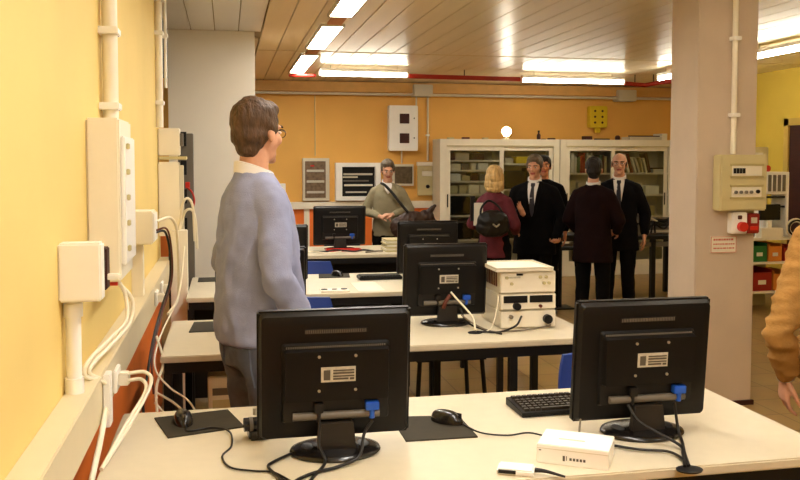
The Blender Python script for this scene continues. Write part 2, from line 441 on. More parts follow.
T('cable', M['wcable'], [[(-.32, 3.53, .40), (-.22, 3.5, .41), (-.12, 3.48, .40), (0, 3.48, .33)], [(-.30, 3.55, .55), (-.24, 3.5, .50), (-.14, 3.48, .44), (-.08, 3.48, .3)], [(-.30, 3.54, .60), (-.2, 3.5, .54), (-.11, 3.48, .42), (-.07, 3.48, .25)]], .005, label='tangle of white leads hanging in front of the computer tower', cat='cable')

# ------------------------------------------------------------------ back wall equipment
def bw(name, label, cat, x, z, parts, group=None):
    t = empty(name, (x, FY, z), 0, label, cat, group)
    for p in parts:
        B(p[0], p[1], p[2], t, bev=p[3] if len(p) > 3 else .003)
    return t
bw('fuse_panel', 'white electrical panel with two dark square windows high on the back wall', 'electrical panel', 2.11, 1.69, [
    ('body', M['white'], (0, .39, -.14, 0, 0, .60), .008), ('window', M['brown'], (.14, .27, -.148, -.14, .36, .49)),
    ('window', M['brown'], (.14, .27, -.148, -.14, .10, .23)), ('lock', M['black'], (.33, .345, -.146, -.14, .42, .44)), ('lock', M['black'], (.33, .345, -.146, -.14, .16, .18))])
bw('display_board', 'tall brown board in a pale frame, leftmost on the back wall', 'wall board', .97, 1.03, [
    ('frame', M['greycream'], (0, .35, -.08, 0, 0, .56)), ('panel', mat('board_brown', (120, 96, 70), .5, var=.3, nscale=25), (.03, .30, -.088, -.08, .04, .52)),
    ('rail', M['silver'], (.05, .28, -.1, -.088, .38, .41)), ('rail', M['silver'], (.05, .28, -.1, -.088, .24, .27)), ('rail', M['silver'], (.05, .28, -.1, -.088, .1, .13)),
    ('terminal', M['red'], (.1, .15, -.1, -.088, .45, .47)), ('handle', M['screw'], (.31, .33, -.11, -.08, .28, .36))])
bm_t = bw('open_fuse_cabinet', 'wide white wall cabinet with dark window of wiring, left of the man with the bag', 'electrical cabinet', 1.40, 1.03, [
    ('frame', M['white'], [(0, .60, -.12, 0, 0, .055), (0, .60, -.12, 0, .445, .50), (0, .085, -.12, 0, .055, .445), (.53, .60, -.12, 0, .055, .445)]),
    ('back', M['black'], (.085, .53, -.03, 0, .055, .445)),
    ('busbar', M['silver'], (.11, .50, -.055, -.03, .335, .36)), ('busbar', M['grey'], (.11, .45, -.055, -.03, .25, .27)),
    ('breaker_row', M['cream'], (.12, .5, -.06, -.03, .19, .215)), ('busbar', M['silver'], (.14, .42, -.055, -.03, .1, .12)), ('breaker_row', M['greycream'], (.10, .30, -.06, -.03, .30, .32))])
bw('control_panel', 'small brown panel on the back wall behind the head of the man with the bag', 'panel', 2.15, 1.22, [
    ('body', M['greycream'], (0, .31, -.06, 0, 0, .29)), ('face', mat('board_dark', (96, 80, 56), .5, var=.3, nscale=25), (.05, .29, -.068, -.06, .03, .26))])
t = bw('meter_box', 'small beige box with a black dial on the back wall left of the glass cabinets', 'meter box', 2.52, 1.09, [
    ('body', M['beige'], (0, .235, -.07, 0, 0, .44), .006), ('hood', M['cream'], (-.01, .245, -.09, 0, .40, .45)), ('label', M['paper'], (.05, .19, -.075, -.07, .26, .33))])
C('dial', M['black'], (.13, -.085, .12), .025, .015, 'Y', t)
for x, z, w, l in ((2.43, 2.41, .26, 'grey junction box at the top of the back wall above the white fuse panel'), (5.35, 2.39, .27, 'grey junction box at the top of the back wall near the right pillar')):
    t = bw('junction_box', l, 'junction box', x, z, [('body', M['greycream'], (0, w, -.2, -.0, 0, .155), .008), ('lid', M['greycream'], (.015, w - .015, -.21, -.2, .015, .14))], 'grey junction boxes along the top of the back wall')
    C('screw', M['screw'], (w / 2, -.216, .078), .012, .01, 'Y', t)
t = bw('yellow_socket_box', 'yellow plastic box with rows of holes on the back wall above the right cabinet', 'socket box', 4.965, 2.02, [('body', M['yellow'], (0, .26, -.12, 0, 0, .30), .012), ('neck', M['yellow'], (.10, .17, -.08, -.02, -.07, 0))])
for i in range(3):
    for x in (.07, .18): C('hole', M['brown'], (x, -.124, .07 + i * .08), .016, .008, 'Y', t, n=12)
t = bw('double_socket', 'small white socket box with red and black outlets beside the blue sweater', 'socket', .52, 1.14, [('plate', M['white'], (0, .23, -.05, 0, 0, .12), .006), ('outlet', M['red'], (.04, .09, -.056, -.05, .03, .08)), ('outlet', M['black'], (.13, .18, -.056, -.05, .03, .08))])
conduit('wall_conduit', 2.66, FY - .03, 1.56, 2.41, .014, (1.9,), 'thin grey conduit dropping to the meter box on the back wall', M['greycream'])
conduit('wall_conduit', 2.50, FY - .03, 2.29, 2.41, .012, (), 'short grey conduit above the white fuse panel', M['greycream'])
conduit('wall_conduit', 2.30, FY - .03, 1.52, 1.69, .010, (), 'thin grey conduit below the white fuse panel', M['greycream'])
conduit('wall_conduit', 1.14, FY - .02, 1.62, 2.41, .006, (), 'thin pale wire duct rising above the tall rack board', M['beige'])

# ------------------------------------------------------------------ pillar equipment
PY = 4.73
conduit('pillar_conduit', 3.082, PY - .02, 1.59, CZ, .017, (1.83, 2.30), 'cream conduit running down the right pillar to the beige panel', M['cream'])
t = empty('pillar_panel', (2.955, PY, 1.24), 0, 'beige electrical panel with two window rows on the right pillar', 'electrical panel')
B('body', M['beige'], (0, .32, -.09, 0, 0, .345), t, bev=.008)
for z in (.085, .215):
    B('window', M['paper'], (.075, .28, -.095, -.09, z, z + .062), t, bev=.002)
    B('window_frame', mat('beige_frame', (186, 170, 116), .5), [(.065, .29, -.098, -.09, z + .062, z + .075), (.065, .29, -.098, -.09, z - .012, z)], t)
for i in range(4):
    B('breaker', M['black'], (.083 + i * .021, .099 + i * .021, -.1, -.095, .23, .262), t)
for i in range(4):
    C('knob', M['grey'], (.1 + i * .035, -.106, .115), .010, .012, 'Y', t, n=12)
C('knob', M['black'], (.25, -.106, .118), .012, .012, 'Y', t, n=12)
t = empty('emergency_button', (3.06, PY, 1.095), 0, 'white switch box with a red mushroom button under the beige pillar panel', 'switch')
B('body', M['white'], (0, .105, -.06, 0, 0, .135), t, bev=.006)
C('button', M['red'], (.062, -.09, .045), .030, .03, 'Y', t)
B('lamp', M['copper'], (.035, .065, -.066, -.06, .09, .115), t, bev=.003)
t = empty('alarm_button', (3.172, PY, 1.095), 0, 'dark red call point box beside the white switch on the pillar', 'alarm button')
B('body', M['darkred'], (0, .082, -.055, 0, .0, .125), t, bev=.006)
B('glass', M['silver'], (.02, .06, -.06, -.055, .065, .1), t)
B('label', M['red'], (.015, .065, -.06, -.055, .02, .045), t)
t = empty('warning_sign', (2.947, PY, .972), 0, 'small white notice with faded red lines on the right pillar', 'sign')
B('board', M['paper'], (0, .18, -.006, 0, 0, .105), t)
pr = mat('faded_red_print', (206, 110, 90), .7)
B('border', pr, [(0.002, .178, -.008, -.006, .100, .103), (0.002, .178, -.008, -.006, .002, .005), (.002, .005, -.008, -.006, .005, .1), (.175, .178, -.008, -.006, .005, .1)], t)
bm = bmesh.new()
for z in (.078, .052, .026):
    x = .02
    while x < .16:
        w = random.uniform(.008, .022); box(bm, x, min(x + w, .165), -.008, -.006, z, z + .012 if z > .07 else z + .008); x += w + .005
obj('print', bm, pr, t)

# ------------------------------------------------------------------ desks
def desk(x0, x1, y0, y1, label, legs, panels=()):
    t = empty('desk', ((x0 + x1) / 2, (y0 + y1) / 2, 0), 0, label, 'desk', 'rows of cream computer desks')
    w = (x1 - x0) / 2; dd = (y1 - y0) / 2; cx = (x0 + x1) / 2
    B('desktop', M['desk'], (-w, w, -dd, dd, .702, .73), t, bev=.004)
    B('frame', M['black'], [(-w + .015, w - .015, -dd + .012, -dd + .042, .655, .702), (-w + .015, w - .015, dd - .045, dd - .015, .655, .702),
                            (-w + .015, -w + .045, -dd + .042, dd - .045, .655, .702), (w - .045, w - .015, -dd + .042, dd - .045, .655, .702)], t)
    for x, y in legs:
        xx = x - cx; yy = (-dd + .03) if y < 0 else (dd - .035)
        B('leg', M['black'], (xx - .018, xx + .018, yy - .018, yy + .018, 0, .655), t)
    for p in panels: B('end_panel', M['black'], (p[0] - cx, p[1] - cx, p[2] - (y0 + y1) / 2, p[3] - (y0 + y1) / 2, .02, .655), t)
    return t
desk(-.335, 1.675, 2.0, 2.80, 'nearest cream desk with two large black monitors', [(-.30, -1), (-.30, 1), (1.64, -1), (1.64, 1), (1.27, 1)])
desk(-.28, 1.69, 3.59, 4.40, 'second cream desk carrying the stacked instruments', [(1.27, -1), (1.10, 1), (1.575, -1), (1.655, 1), (-.20, 1), (-.25, -1)], [(-.26, -.23, 3.64, 4.34)])
desk(-.245, 1.75, 5.12, 6.05, 'third cream desk with the double socket set into its top', [(1.27, -1), (1.72, -1), (1.72, 1), (-.22, 1), (-.22, -1)], [(-.235, 1.2, 5.5, 5.52)])
desk(.35, 2.0, 7.24, 8.05, 'farthest cream desk below the man with the bag', [(.38, -1), (1.97, -1), (1.97, 1), (.38, 1)], [(.9, 1.95, 7.6, 7.62)])

# desk socket on the third desk
t = empty('desk_socket', (.655, 5.22, .73), 0, 'socket strip with two black outlets lying on the third desk', 'socket')
B('plate', M['cream'], (-.09, .09, -.06, .06, 0, .012), t, bev=.003)
for x in (-.065, .06): C('outlet', M['black'], (x, 0, .012), .021, .004, 'Z', t)
C('outlet', M['grey'], (0, .0, .012), .018, .004, 'Z', t)

# ------------------------------------------------------------------ monitor
def make_monitor(label, detail=True):
    t = empty('monitor', (0, 0, 0), 0, label, 'monitor', 'black flat monitors seen from behind')
    W = .215; Z0 = .037; Z1 = .403
    # tilt transform for the head
    tilt = Matrix.Translation((0, 0, .2)) @ Matrix.Rotation(math.radians(5), 4, 'X') @ Matrix.Translation((0, 0, -.2))
    bm = bmesh.new()
    # rear shell: bezel slab + tapering back
    box(bm, -W, W, .0, .028, Z0, Z1, bev=.006)
    def rr(x, z0, z1, y, c=.012):
        pts = []
        for sx, sz, a0 in ((1, 1, 0), (-1, 1, 90), (-1, -1, 180), (1, -1, 270)):
            for k in range(4):
                a = math.radians(a0 + k * 30)
                cx = sx * (x - c); cz = (z1 - c) if sz > 0 else (z0 + c)
                pts.append(Vector((cx + c * math.cos(a), y, cz + c * math.sin(a))))
        return pts
    loft(bm, [rr(W - .004, Z0 + .004, Z1 - .004, .004), rr(W - .012, Z0 + .012, Z1 - .012, -.016), rr(W - .03, Z0 + .03, Z1 - .03, -.020)])
    bm.transform(tilt); obj('rear_shell', bm, M['plastic'], t, smooth=True, angle=30)
    bm = bmesh.new(); box(bm, -W + .012, W - .012, .028, .0295, Z0 + .02, Z1 - .012)
    bm.transform(tilt); obj('screen', bm, M['plastic2'], t)
    bm = bmesh.new(); loft(bm, [rr(.150, .092, .318, -.019, .008), rr(.146, .098, .314, -.034, .008)]); bm.transform(tilt)
    obj('recess_housing', bm, mat('housing_black', (17, 14, 12), .5), t, smooth=True, angle=30)
    bm = bmesh.new(); loft(bm, [rr(.146, .158, .306, -.030, .006), rr(.142, .162, .302, -.056, .006)]); bm.transform(tilt)
    obj('centre_box', bm, M['plastic'], t, smooth=True, angle=30)
    bm = bmesh.new(); box(bm, -.088, .09, -.0235, -.019, .341, .357, bev=.002)
    bm.transform(tilt); g = obj('vent_slot', bm, M['black'], t)
    bm = bmesh.new()
    for i in range(34): box(bm, -.084 + i * .005, -.0818 + i * .005, -.0255, -.0235, .344, .354)
    bm.transform(tilt); obj('vent_grille', bm, M['grey'], g)
    bm = bmesh.new()
    for i in range(46): box(bm, -.138 + i * .006, -.1345 + i * .006, -.0375, -.034, .3065, .3115)
    bm.transform(tilt); obj('vent_grille', bm, M['grey'], t)
    bm = bmesh.new(); box(bm, -.045, .05, -.0575, -.056, .216, .258); bm.transform(tilt)
    lb = obj('label', bm, M['silver'], t, label='silver label')
    bm = bmesh.new()
    for (x0, x1, z0, z1) in ((-.012, .046, .238, .243), (-.012, .046, .246, .250), (-.012, .03, .222, .227), (-.012, .046, .230, .234), (-.038, -.02, .222, .250), (.034, .046, .221, .227)):
        box(bm, x0, x1, -.0585, -.0575, z0, z1)
    bm.transform(tilt); obj('print', bm, mat('label_print', (92, 84, 70), .6), lb)
    for x, z in ((-.05, .288), (.05, .288), (-.05, .192), (.05, .192)):
        bm = bmesh.new(); cyl(bm, (x, -.0595, z), .0042, .004, 'Y', 10); bm.transform(tilt); obj('screw', bm, M['screw'], t, smooth=True)
    bm = bmesh.new(); cyl(bm, (-.12, -.040, .115), .011, .24, 'X', 16); bm.transform(tilt); obj('hinge_bar', bm, M['grey'], t, smooth=True, label='grey hinge bar')
    # plugs
    bm = bmesh.new(); box(bm, .079, .117, -.058, -.034, .128, .152, bev=.002); tube(bm, [(.098, -.048, .128), (.098, -.048, .104)], .008, smooth=False); bm.transform(tilt)
    obj('video_plug', bm, M['blue'], t, label='blue video plug')
    bm = bmesh.new(); box(bm, -.062, -.038, -.058, -.034, .128, .155, bev=.002); tube(bm, [(-.05, -.048, .128), (-.05, -.048, .10)], .006, smooth=False); bm.transform(tilt)
    obj('power_plug', bm, M['bcable'], t)
    # neck
    bm = bmesh.new()
    loft(bm, [[Vector((x * .055, -.035 + y * .014, 0.008)) for x, y in ((-1, -1), (1, -1), (1, 1), (-1, 1))],
              [Vector((x * .050, -.038 + y * .012, .05)) for x, y in ((-1, -1), (1, -1), (1, 1), (-1, 1))],
              [Vector((x * .046, -.036 + y * .010, .095)) for x, y in ((-1, -1), (1, -1), (1, 1), (-1, 1))]])
    bmesh.ops.bevel(bm, geom=bm.edges[:], offset=.003, segments=2, affect='EDGES')
    obj('neck', bm, mat('neck_plastic', (38, 33, 29), .35), t, smooth=True, angle=30)
    # base: ring with two oval openings
    bm = bmesh.new()
    prof = [(0.0, .0001), (.122, .0001), (.128, .006), (.125, .012), (.11, .016), (.05, .022), (.0, .024)]
    n = 40
    rings = [[Vector((max(r, .0005) * math.cos(2 * PI * i / n), -.005 + max(r, .0005) * .78 * math.sin(2 * PI * i / n), z)) for i in range(n)] for r, z in prof]
    loft(bm, rings)
    b0 = obj('base', bm, M['plastic2'], t, smooth=True, angle=50)
    for s in (-1, 1):
        bm = bmesh.new(); lathe(bm, [(.024, .0185), (.022, .0205), (.001, .0205)], (s * .078, -.005, 0), 20, .75, 1.3)
        obj('base_opening', bm, M['black'], b0, smooth=True)
    return t
mon = make_monitor('large black monitor on the left of the nearest desk, covering the man in blue')
mon.location = (.29, 2.315, .73)
dup(mon, (1.212, 2.295, .73), None, 'large black monitor on the right of the nearest desk beside the keyboard')
dup(mon, (1.068, 4.06, .73), None, 'black monitor on the second desk with a silver plug lead, left of the instruments')
dup(mon, (.155, 4.06, .73), None, 'black monitor on the second desk mostly hidden behind the man in blue')
dup(mon, (1.36, 5.65, .73), None, 'black monitor on the third desk behind the one with the silver lead')
dup(mon, (.30, 5.5, .73), None, 'black monitor on the third desk just right of the man in blue, mostly hidden')
m5 = dup(mon, (1.02, 7.74, .73), None, 'black monitor on the farthest desk in front of the back wall boards')
m5.scale = (1.13, 1, 1)

# cables of monitors
T('monitor_cable', M['bcable'], [(.24, 2.245, .835), (.235, 2.225, .78), (.25, 2.21, .745), (.24, 2.18, .736), (.21, 2.12, .735), (.18, 2.04, .735)], .0045, label='black power lead dropping from the left front monitor to the desk front', cat='cable')
T('monitor_cable', M['bcable'], [(.385, 2.245, .832), (.36, 2.235, .80), (.34, 2.2, .75), (.28, 2.17, .737), (.215, 2.14, .737), (.16, 2.09, .737), (.12, 2.0, .737)], .0045, label='black video lead from the blue plug of the left front monitor', cat='cable')
T('monitor_cable', M['bcable'], [(.23, 2.36, .737), (.16, 2.29, .737), (.11, 2.235, .737), (.10, 2.2, .737), (.125, 2.12, .737), (.16, 2.04, .737)], .004, label='thin black lead curving on the desk left of the front monitor base', cat='cable')
T('mouse_cable', M['bcable'], [(-.13, 2.60, .738), (-.12, 2.55, .738), (-.05, 2.57, .738), (0, 2.52, .738), (.005, 2.40, .735), (-.02, 2.32, .735), (.0, 2.23, .735), (.06, 2.19, .735), (.11, 2.17, .735), (.15, 2.1, .735)], .0028, label='thin dark mouse lead winding over the left front desk', cat='cable')
T('monitor_cable', M['bcable'], [(1.283, 2.23, .835), (1.285, 2.21, .76), (1.27, 2.16, .738), (1.23, 2.08, .738), (1.19, 1.99, .738)], .0045, label='black video lead from the right front monitor to the desk hole', cat='cable')
T('monitor_cable', M['bcable'], [(1.135, 2.23, .835), (1.16, 2.2, .79), (1.24, 2.13, .745), (1.22, 2.07, .738), (1.175, 1.985, .738)], .0045, label='black power lead from the right front monitor to the desk hole', cat='cable')
T('monitor_cable', M['bcable'], [(1.05, 2.19, .738), (1.12, 2.13, .738), (1.19, 2.1, .738), (1.2, 2.04, .738), (1.185, 1.985, .738)], .004, label='black lead from the white box to the desk hole', cat='cable')
T('mouse_cable', M['bcable'], [(.70, 2.45, .738), (.73, 2.36, .738), (.80, 2.32, .738), (.87, 2.33, .738), (.92, 2.27, .738)], .0028, label='thin dark lead running from the middle mouse to the white box', cat='cable')
T('monitor_cable', M['gcable'], [(1.02, 2.30, .79), (1.0, 2.26, .74), (1.01, 2.22, .74)], .003, label='short grey lead under the left edge of the right front monitor', cat='cable')
for x, y, l in ((1.183, 1.975, 'black oval cable hole in the nearest desk'), (1.145, 3.80, 'black oval cable hole in the second desk'), ):
    bm = bmesh.new(); lathe(bm, [(.034, 0), (.036, .004), (.030, .006), (.001, .005)], (0, 0, 0), 24, 1, .8)
    obj('cable_grommet', bm, M['black'], None, smooth=True, loc=(x, y, .7302), label=l, cat='cable hole')
# second-desk leads
T('monitor_cable', M['wcable'], [(1.075, 3.985, .90), (1.10, 3.97, .87), (1.16, 3.9, .79), (1.15, 3.81, .74)], .005, label='white lead with silver tip running down the monitor on the second desk', cat='cable')
T('monitor_cable', M['copper'], [(1.07, 3.98, .885), (1.045, 3.975, .85), (1.035, 3.975, .82)], .010, label='orange connector hanging on the back of the second-desk monitor', cat='connector')
T('instrument_cable', M['bcable'], [(1.38, 3.81, .80), (1.34, 3.78, .76), (1.25, 3.76, .738), (1.19, 3.78, .738), (1.15, 3.79, .738)], .005, label='black lead from the instruments to the desk hole', cat='cable')
T('instrument_cable', M['gcable'], [(1.54, 3.84, .745), (1.44, 3.80, .738), (1.3, 3.77, .738), (1.22, 3.79, .738), (1.16, 3.88, .76), (1.12, 3.95, .79)], .004, label='grey lead lying along the front of the instruments', cat='cable')
T('instrument_cable', M['wcable'], [(1.27, 3.83, .90), (1.26, 3.82, .84), (1.23, 3.80, .76), (1.2, 3.79, .738)], .003, label='thin pale lead at the left edge of the instruments', cat='cable')
T('instrument_cable', M['bcable'], [(1.12, 3.97, .82), (1.14, 3.92, .76), (1.2, 3.82, .738), (1.25, 3.72, .738)], .005, label='black lead crossing the desk between monitor and instruments', cat='cable')

# ------------------------------------------------------------------ mouse, pads, keyboard
def mouse_pad(pts, label):
    bm = bmesh.new()
    lo = [bm.verts.new((x, y, .7302)) for x, y in pts]; hi = [bm.verts.new((x, y, .7345)) for x, y in pts]
    bm.faces.new(list(reversed(lo))); bm.faces.new(hi)
    for i in range(4): bm.faces.new((lo[i], lo[(i + 1) % 4], hi[(i + 1) % 4], hi[i]))
    obj('mouse_pad', bm, M['rubber'], label=label, cat='mouse pad', group='dark mouse pads on the desks')
mouse_pad([(-.177, 2.515), (.045, 2.575), (-.005, 2.765), (-.232, 2.72)], 'dark mouse pad at the left end of the nearest desk')
mouse_pad([(.50, 2.345), (.715, 2.34), (.715, 2.55), (.50, 2.58)], 'dark mouse pad in the middle of the nearest desk between the monitors')
mouse_pad([(-.185, 4.08), (.03, 4.08), (.03, 4.33), (-.17, 4.33)], 'dark mouse pad at the left end of the second desk')
mouse_pad([(-.20, 5.80), (.03, 5.80), (.03, 6.0), (-.20, 6.0)], 'dark mouse pad at the left end of the third desk')
mouse_pad([(.62, 5.82), (.84, 5.82), (.86, 6.02), (.64, 6.02)], 'dark mouse pad on the third desk beside the double socket')

def make_mouse(label):
    t = empty('mouse', (0, 0, 0), 0, label, 'mouse', 'black computer mice on the desks')
    bm = bmesh.new()
    n = 20; rings = []
    for k in range(9):
        f = k / 8; a = f * PI / 2
        rings.append([Vector((.030 * math.cos(a) ** .6 * math.cos(2 * PI * i / n) if k < 8 else .001 * math.cos(2 * PI * i / n),
                              (.056 * math.cos(a) ** .6 if k < 8 else .001) * math.sin(2 * PI * i / n) + .008 * f,
                              .036 * math.sin(a))) for i in range(n)])
    loft(bm, rings); obj('shell', bm, M['plastic2'], t, smooth=True, angle=60)
    C('wheel', M['grey'], (-.004, -.03, .022), .011, .008, 'X', t, n=14)
    B('button_gap', M['black'], (-.001, .001, -.05, -.005, .012, .034), t)
    return t
ms = make_mouse('black mouse on the left mouse pad of the nearest desk')
ms.location = (-.14, 2.65, .7347); ms.rotation_euler = (0, 0, .15)
dup(ms, (.662, 2.49, .7347), .8, 'black mouse on the middle mouse pad of the nearest desk')
dup(ms, (.76, 5.90, .7347), .6, 'black mouse on the third desk pad beside the double socket')

t = empty('adapter_plug', (.075, 2.47, .73), .1, 'black power plug adapter standing on the desk at the left edge of the front monitor', 'plug')
B('body', M['plastic2'], (-.022, .04, -.03, .03, 0, .035), t, bev=.006)
C('barrel', M['plastic2'], (-.035, -.01, .045), .02, .07, 'X', t)
C('ring', M['grey'], (-.02, -.01, .045), .0215, .01, 'X', t)
C('pin', M['screw'], (.0, .015, .065), .006, .02, 'Z', t, n=10)

def keyboard(x, y, rz, label, w=.44):
    t = empty('keyboard', (x, y, .73), rz, label, 'keyboard')
    bm = bmesh.new()
    loft(bm, [[Vector((0, -.075, .002)), Vector((w, -.075, .002)), Vector((w, -.075, .016)), Vector((0, -.075, .016))][::1],
              [Vector((0, .075, .002)), Vector((w, .075, .002)), Vector((w, .075, .028)), Vector((0, .075, .028))]])
    bmesh.ops.bevel(bm, geom=bm.edges[:], offset=.002, segments=1, affect='EDGES')
    obj('case', bm, M['plastic'], t)
    ku = .0192; k = 0
    rows = [(-.062, 13), (-.042, 14), (-.022, 14), (-.002, 14), (.018, 14), (.05, 13)]
    for r, (yy, nn) in enumerate(rows):
        xx = .012
        for c in range(int((w - .02) / ku)):
            if k >= 96: break
            ww = ku * (6 if (r == 0 and c == 3) else 1)
            if xx + ww > w - .01: break
            bm = bmesh.new(); zz = .016 + (yy + .075) * .08
            loft(bm, [[Vector((xx + .001, yy, zz)), Vector((xx + ww - .001, yy, zz)), Vector((xx + ww - .001, yy + .018, zz)), Vector((xx + .001, yy + .018, zz))],
                      [Vector((xx + .003, yy + .002, zz + .008)), Vector((xx + ww - .003, yy + .002, zz + .008)), Vector((xx + ww - .003, yy + .016, zz + .008)), Vector((xx + .003, yy + .016, zz + .008))]])
            obj('key', bm, mat('key_black', (44, 36, 28), .35), t); k += 1; xx += ww
    return t
keyboard(.905, 2.565, 0.03, 'black keyboard on the nearest desk, partly behind the right monitor', .38)
t = empty('keyboard', (.88, 5.72, .73), 0, 'dark keyboard at the right of the third desk, left of the monitor', 'keyboard')
B('case', M['plastic'], (0, .30, -.07, .07, .002, .024), t, bev=.004)
bm = bmesh.new()
for r in range(5):
    for c in range(14): box(bm, .012 + c * .02, .029 + c * .02, -.06 + r * .024, -.042 + r * .024, .024, .030)
obj('keys', bm, M['black'], t, kind='stuff')

# white box and dongle
t = empty('white_box', (.812, 2.115, .73), -.46 - .10, 'low white product box on the nearest desk in front of the right monitor', 'box')
bm = bmesh.new(); box(bm, 0, .19, 0, .135, 0, .052, bev=.002); obj('carton', bm, M['white'], t)
B('lid_seam', M['greycream'], [(0, .19, -.0006, .0, .040, .0415)], t)
bm = bmesh.new()
box(bm, .070, .076, -.001, 0, .012, .026); box(bm, .079, .081, -.001, 0, .014, .026)
for i in range(5): box(bm, .088 + i * .009, .094 + i * .009, -.001, 0, .015, .022)
box(bm, .006, .012, -.001, 0, .034, .037)
obj('print', bm, mat('print_grey', (90, 84, 76), .6), t)
B('lid_print', mat('print_faint', (206, 192, 160), .7), (.05, .12, .055, .062, .052, .0526), t)
t = empty('network_adapter', (.735, 2.055, .73), -.45, 'small white device with black slot lying in front of the white box', 'device')
B('body', M['white'], (-.05, .045, -.03, .03, 0, .016), t, bev=.004)
B('slot', M['black'], (-.045, .0, -.033, -.028, .006, .014), t)
T('adapter_lead', M['bcable'], [(.775, 2.03, .742), (.80, 2.015, .742), (.84, 1.985, .736)], [.007, .003], label='black pointed lead beside the small white device', cat='cable')

# ------------------------------------------------------------------ instrument stack
def instrument(x, y, z, w, d, h, name, label, feats):
    t = empty(name, (x, y, z), -.02, label, 'instrument')
    B('case', M['greycream'], (0, w, 0, d, .0, h), t, bev=.005)
    B('front_panel', M['cream'], (.004, w - .004, -.006, 0, .006, h - .004), t, bev=.002)
    for nm, m, a in feats: B(nm, m, a, t)
    return t
i1 = instrument(1.29, 3.86, .731, .283, .33, .088, 'power_supply', 'lowest cream instrument of the stack on the second desk', [
    ('foot', M['black'], (.01, .04, .02, .05, -.001, .002))])
C('knob', M['black'], (.235, -.03, .045), .022, .024, 'Y', i1); C('knob', M['grey'], (.05, -.02, .06), .01, .014, 'Y', i1)
i2 = instrument(1.29, 3.86, .820, .283, .33, .080, 'power_supply', 'middle cream instrument with two black displays in the stack on the second desk', [
    ('display', M['black'], (.014, .134, -.010, -.006, .038, .072)), ('display', M['black'], (.146, .262, -.010, -.006, .038, .072))])
C('knob', M['black'], (.078, -.03, .022), .018, .024, 'Y', i2); C('knob', M['copper'], (.2, -.016, .02), .008, .010, 'Y', i2)
i3 = instrument(1.29, 3.865, .901, .283, .30, .108, 'oscilloscope', 'tallest cream instrument on top of the stack on the second desk', [
    ('handle', M['black'], (.08, .11, -.014, -.006, .090, .098)), ('label', M['silver'], (.03, .1, -.009, -.006, .076, .084))])
for x, z in ((.03, .08), (.055, .05), (.20, .08), (.23, .08), (.22, .05), (.245, .05)): C('knob', M['beige'], (x, -.016, z), .008, .012, 'Y', i3, n=12)
B('side_vent', M['copper'], [(-.003, 0, .05 + i * .03, .065 + i * .03, .03, .11) for i in range(8)], i3)
t = empty('flat_tray', (1.262, 3.84, 1.0105), -.02, 'flat pale tray lying on top of the instrument stack', 'tray')
B('plate', M['cream'], (0, .29, 0, .31, 0, .014), t, bev=.003)
B('rim', M['greycream'], [(0, .29, 0, .008, .012, .020), (0, .29, .302, .31, .012, .020), (0, .008, .008, .302, .012, .020), (.282, .29, .008, .302, .012, .020)], t)

# paper on third desk, stack of papers on the fourth
B('paper_sheet', M['paper'], (.80, .97, 5.17, 5.55, .7302, .7325), label='white sheet of paper flat on the third desk right of the socket', cat='paper')
t = empty('paper_stack', (1.42, 7.40, .73), 0, 'leaning stack of pale papers on the farthest desk below the man with the bag', 'papers')
for i in range(7):
    B('folder' if i % 3 == 0 else 'sheet', M['paper'] if i % 2 else M['beige'], (-.02 + random.uniform(-.01, .01), .20, 0, .26, i * .016, i * .016 + .013), t, bev=.001)
# clutter on the fourth desk
T('cable', M['bcable'], [(.75, 7.5, .74), (.85, 7.42, .745), (.95, 7.5, .75), (1.1, 7.4, .745), (1.2, 7.45, .75), (1.3, 7.4, .74)], .008, label='black cable heap in front of the monitor on the farthest desk', cat='cable')
T('cable', M['wcable'], [(.60, 7.42, .74), (.68, 7.38, .75), (.75, 7.45, .745), (.86, 7.35, .74), (.99, 7.40, .745)], .006, label='white cable on the left of the farthest desk', cat='cable')
T('cable', M['gcable'], [(1.2, 7.35, .74), (1.28, 7.32, .75), (1.36, 7.38, .745)], .008, label='grey cable beside the paper stack on the farthest desk', cat='cable')
t = empty('wire_spool', (.62, 7.38, .731), 0, 'small white spool at the left end of the farthest desk', 'spool')
lathe_bm = bmesh.new(); lathe(lathe_bm, [(.03, 0), (.03, .006), (.014, .008), (.014, .05), (.03, .052), (.03, .058)], n=16); obj('reel', lathe_bm, M['white'], t, smooth=True)
C('wire', M['copper'], (0, 0, .008), .022, .042, 'Z', t, n=16)
t = empty('red_tray', (.93, 7.565, .731), 0, 'red tray under the monitor on the farthest desk', 'tray')
B('tray_body', M['red'], [(-.06, .26, -.05, .05, 0, .01), (-.06, .26, -.05, -.045, .01, .022), (-.06, .26, .045, .05, .01, .022), (-.06, -.055, -.045, .045, .01, .022), (.255, .26, -.045, .045, .01, .022)], t)
t = empty('black_case', (1.60, 7.62, .731), 0, 'low black equipment case on the farthest desk behind the third-desk monitor', 'case')
B('case', M['plastic'], (.10, .36, 0, .25, 0, .20), t, bev=.01); B('handle', M['grey'], (.18, .28, -.012, 0, .15, .165), t, bev=.003)

